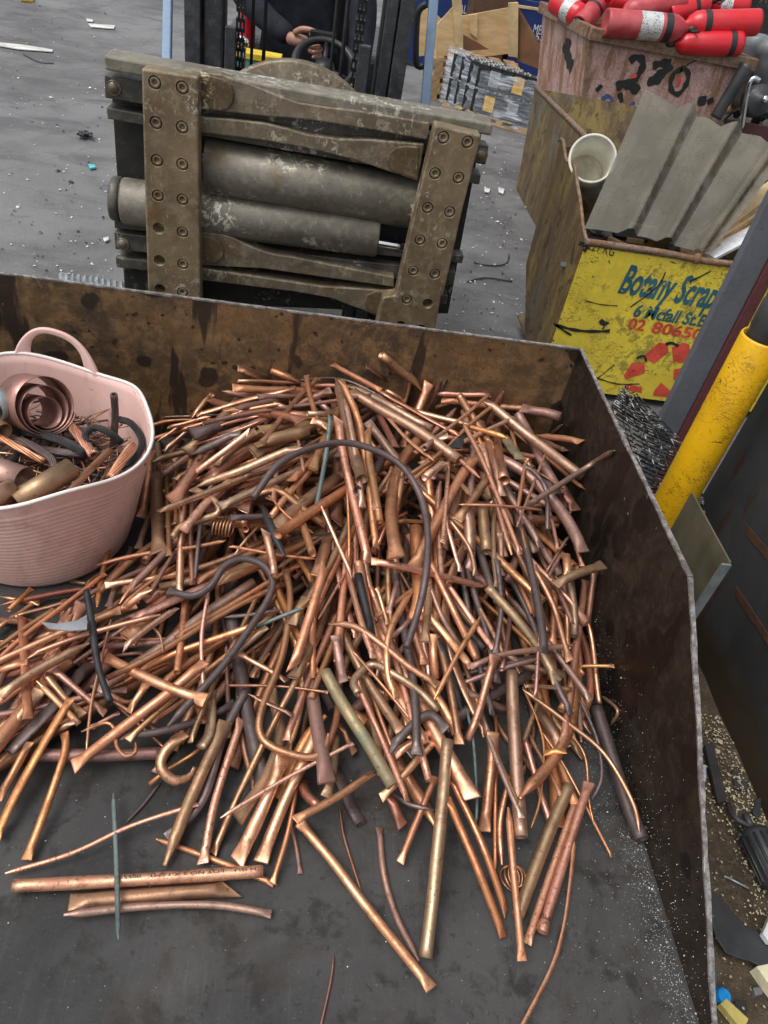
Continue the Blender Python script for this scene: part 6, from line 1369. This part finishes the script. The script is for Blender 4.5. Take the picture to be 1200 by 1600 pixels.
# printed marks on the straight pink pipe on the floor
pk = next(q for q in PIPES if q['lb'].startswith('straight pink pipe with printed')); a, b = pk['P'][0], pk['P'][-1]; ax = nrm(b - a); L = np.linalg.norm(b - a); sd_ = nrm(np.cross(ax, (0, 0, 1))); up_ = np.cross(sd_, ax)
V, Fs = text2d('H ISU    LOT NO 2 X 1.0MT   005521'); r = pk['r'] + .0006; mid = pk['P'][1]
def onp(u, v):
    t = .42 + u * .55; c = a * (1 - t) + b * t; bow = (mid - (a + b) / 2) * (4 * t * (1 - t)); an = math.pi / 2 + .25 - v * .007 / r; return c + bow + r * 1.05 * (math.cos(an) * sd_ + math.sin(an) * up_)
mb = MB(); mb.add([onp(1 - u, v) for u, v in V], Fs); o = mb.build('printed_marks', M['copper_black'], loc=(0, 0, 0)); o.parent = pk['o']; o.matrix_parent_inverse = Matrix.Identity(4); o.location = tuple(-np.array(pk['o'].location))
# coil of wire and the odd pieces among the pipes
c = atZ(797, 1372, .012); rc = 15 * depth(c) / F; mb = MB()
for k in range(3): mb.tube([c + [rc * (1 - .06 * k) * math.cos(t) + .004 * k, rc * (1.25 - .08 * k) * math.sin(t), .006 * k + .004 * math.sin(t * 2 + k)] for t in np.linspace(0, 6.283, 30)], .0018, 6, False)
tag(mb.build('wire_coil', M['copper_brown']), 'small coil of thin copper wire on the floor at the front right', 'wire coil')
c = hray(345, 830) + [0, 0, .012]; mb = MB()
for k in range(6): mb.tube([c + [-.012 + .007 * k + .004 * math.cos(t), .018 * math.cos(t), .020 * math.sin(t)] for t in np.linspace(0, 6.283, 20)], .0022, 6, False)
tag(mb.build('spring_coil', M['copper_brown']), 'small tight copper spring coil in the heap near the tub', 'wire coil')
q = [hray(x, y) for x, y in ((63, 973), (95, 984), (136, 981), (136, 965), (120, 972), (90, 977))]; zz = max(p_[2] for p_ in q) + .02; q = [atZ(x, y, zz) for x, y in ((63, 973), (78, 984), (110, 987), (136, 985), (136, 962), (120, 971), (90, 976))]; tag(MB().prism(q, (0, 0, .003)).build('metal_strip', M['steel_bright']), 'bright grey curved metal strip among the pipes in front of the tub', 'strip')
# ---------------------------------------------------------------- labels for the pipes without a written one
CW = dict(b='bright copper', p='pink', y='orange', w='brown', o='olive brown', m='mauve', d='dark purple grey', r='red brown', k='black', g='green stained', t='teal stained')
EW = dict(o='open', p='flattened', f='flared', s='sheared', t='pointed', c='cupped')
LM = [(px(np.mean(q['P'], axis=0)), q['lb']) for q in PIPES if q['lb']]
SHORT = [((150, 640), 'the pink tub'), ((590, 720), 'the dark arched pipe'), ((400, 900), 'the dark S bent pipe'), ((455, 1130), 'the wide U bend'), ((560, 1140), 'the mottled green tube'), ((805, 1150), 'the upright olive tube'), ((950, 1190), 'the thick dark pipe by the wall'),
         ((757, 830), 'the open ended olive tube'), ((785, 690), 'the open dark brown tube'), ((830, 680), 'the thick slanting olive pipe'), ((280, 1180), 'the J shaped hook'), ((230, 1100), 'the wide flared bright pipe'), ((150, 1020), 'the black hose like pipe'), ((680, 1330), 'the long brass tube'), ((570, 1410), 'the diagonal floor pipe'),
         ((850, 1340), 'the olive pipe at the front right'), ((910, 740), 'the pink pipe leaning on the right wall'), ((415, 695), 'the thick torn olive tube'), ((580, 800), 'the open brown tube in the arch'), ((665, 900), 'the level bright orange pipe'), ((505, 740), 'the dark teal pipe'), ((775, 945), 'the dark slim pipe'), ((850, 1010), 'the long mauve pipe'),
         ((620, 600), 'the highest open brown pipe'), ((700, 640), 'the level bright pipe by the back wall'), ((250, 800), 'the upright brown tube by the tub'), ((60, 1050), 'the brown pipe at the left edge'), ((560, 900), 'the thin pink pipe mid heap'), ((480, 960), 'the thick sheared bright pipe'), ((430, 830), 'the black flattened pipe')]
used = set(q['lb'] for q in PIPES if q['lb'])
def cand(q):
    P = q['P']; L = sum(np.linalg.norm(P[i + 1] - P[i]) for i in range(len(P) - 1)); r = q['r']; m_ = px(np.mean(P, axis=0)); a, b = px(P[0]), px(P[-1])
    th = 'thin' if r < .0062 else 'slim' if r < .0085 else 'medium' if r < .0115 else 'thick' if r < .016 else 'fat'
    ln = 'short' if L < .18 else 'long' if L > .36 else ''
    bent = 'bent' if len(P) > 2 and L > 1.04 * np.linalg.norm(P[-1] - P[0]) else 'bowed' if len(P) > 2 else 'straight'
    en = 'with %s ends' % EW[q['e'][0]] if q['e'][0] == q['e'][1] else 'with %s and %s ends' % (EW[q['e'][0]], EW[q['e'][1]])
    an = math.degrees(math.atan2(-(b[1] - a[1]), b[0] - a[0])) % 180; dr = 'lying level' if an < 20 or an > 160 else 'rising to the right' if an < 70 else 'standing upright' if an < 110 else 'falling to the right'
    lm = sorted(SHORT, key=lambda s_: math.hypot(s_[0][0] - m_[0], s_[0][1] - m_[1]))
    for s_ in lm[:4]:
        dx, dy = m_[0] - s_[0][0], m_[1] - s_[0][1]; rel = ('right of' if dx > 0 else 'left of') if abs(dx) > abs(dy) else ('below' if dy > 0 else 'above')
        rel = 'touching' if math.hypot(dx, dy) < 14 else rel
        for body_ in ('%s %s pipe %s %s %s' % (th, CW[q['c']], dr, rel, s_[1]), '%s %s %s pipe %s %s %s' % (ln, th, CW[q['c']], dr, rel, s_[1]), '%s %s %s pipe %s %s %s %s' % (ln, th, CW[q['c']], en, dr, rel, s_[1]), '%s %s %s %s pipe %s %s %s' % (ln, th, bent, CW[q['c']], en, rel, s_[1])):
            w_ = body_.split()
            if len(w_) <= 16: yield ' '.join(w_)
for q in PIPES:
    if q['lb']: continue
    opts = list(cand(q)); lb = next((o_ for o_ in opts if o_ not in used), opts[0]); used.add(lb); q['lb'] = lb; q['o']['label'] = lb
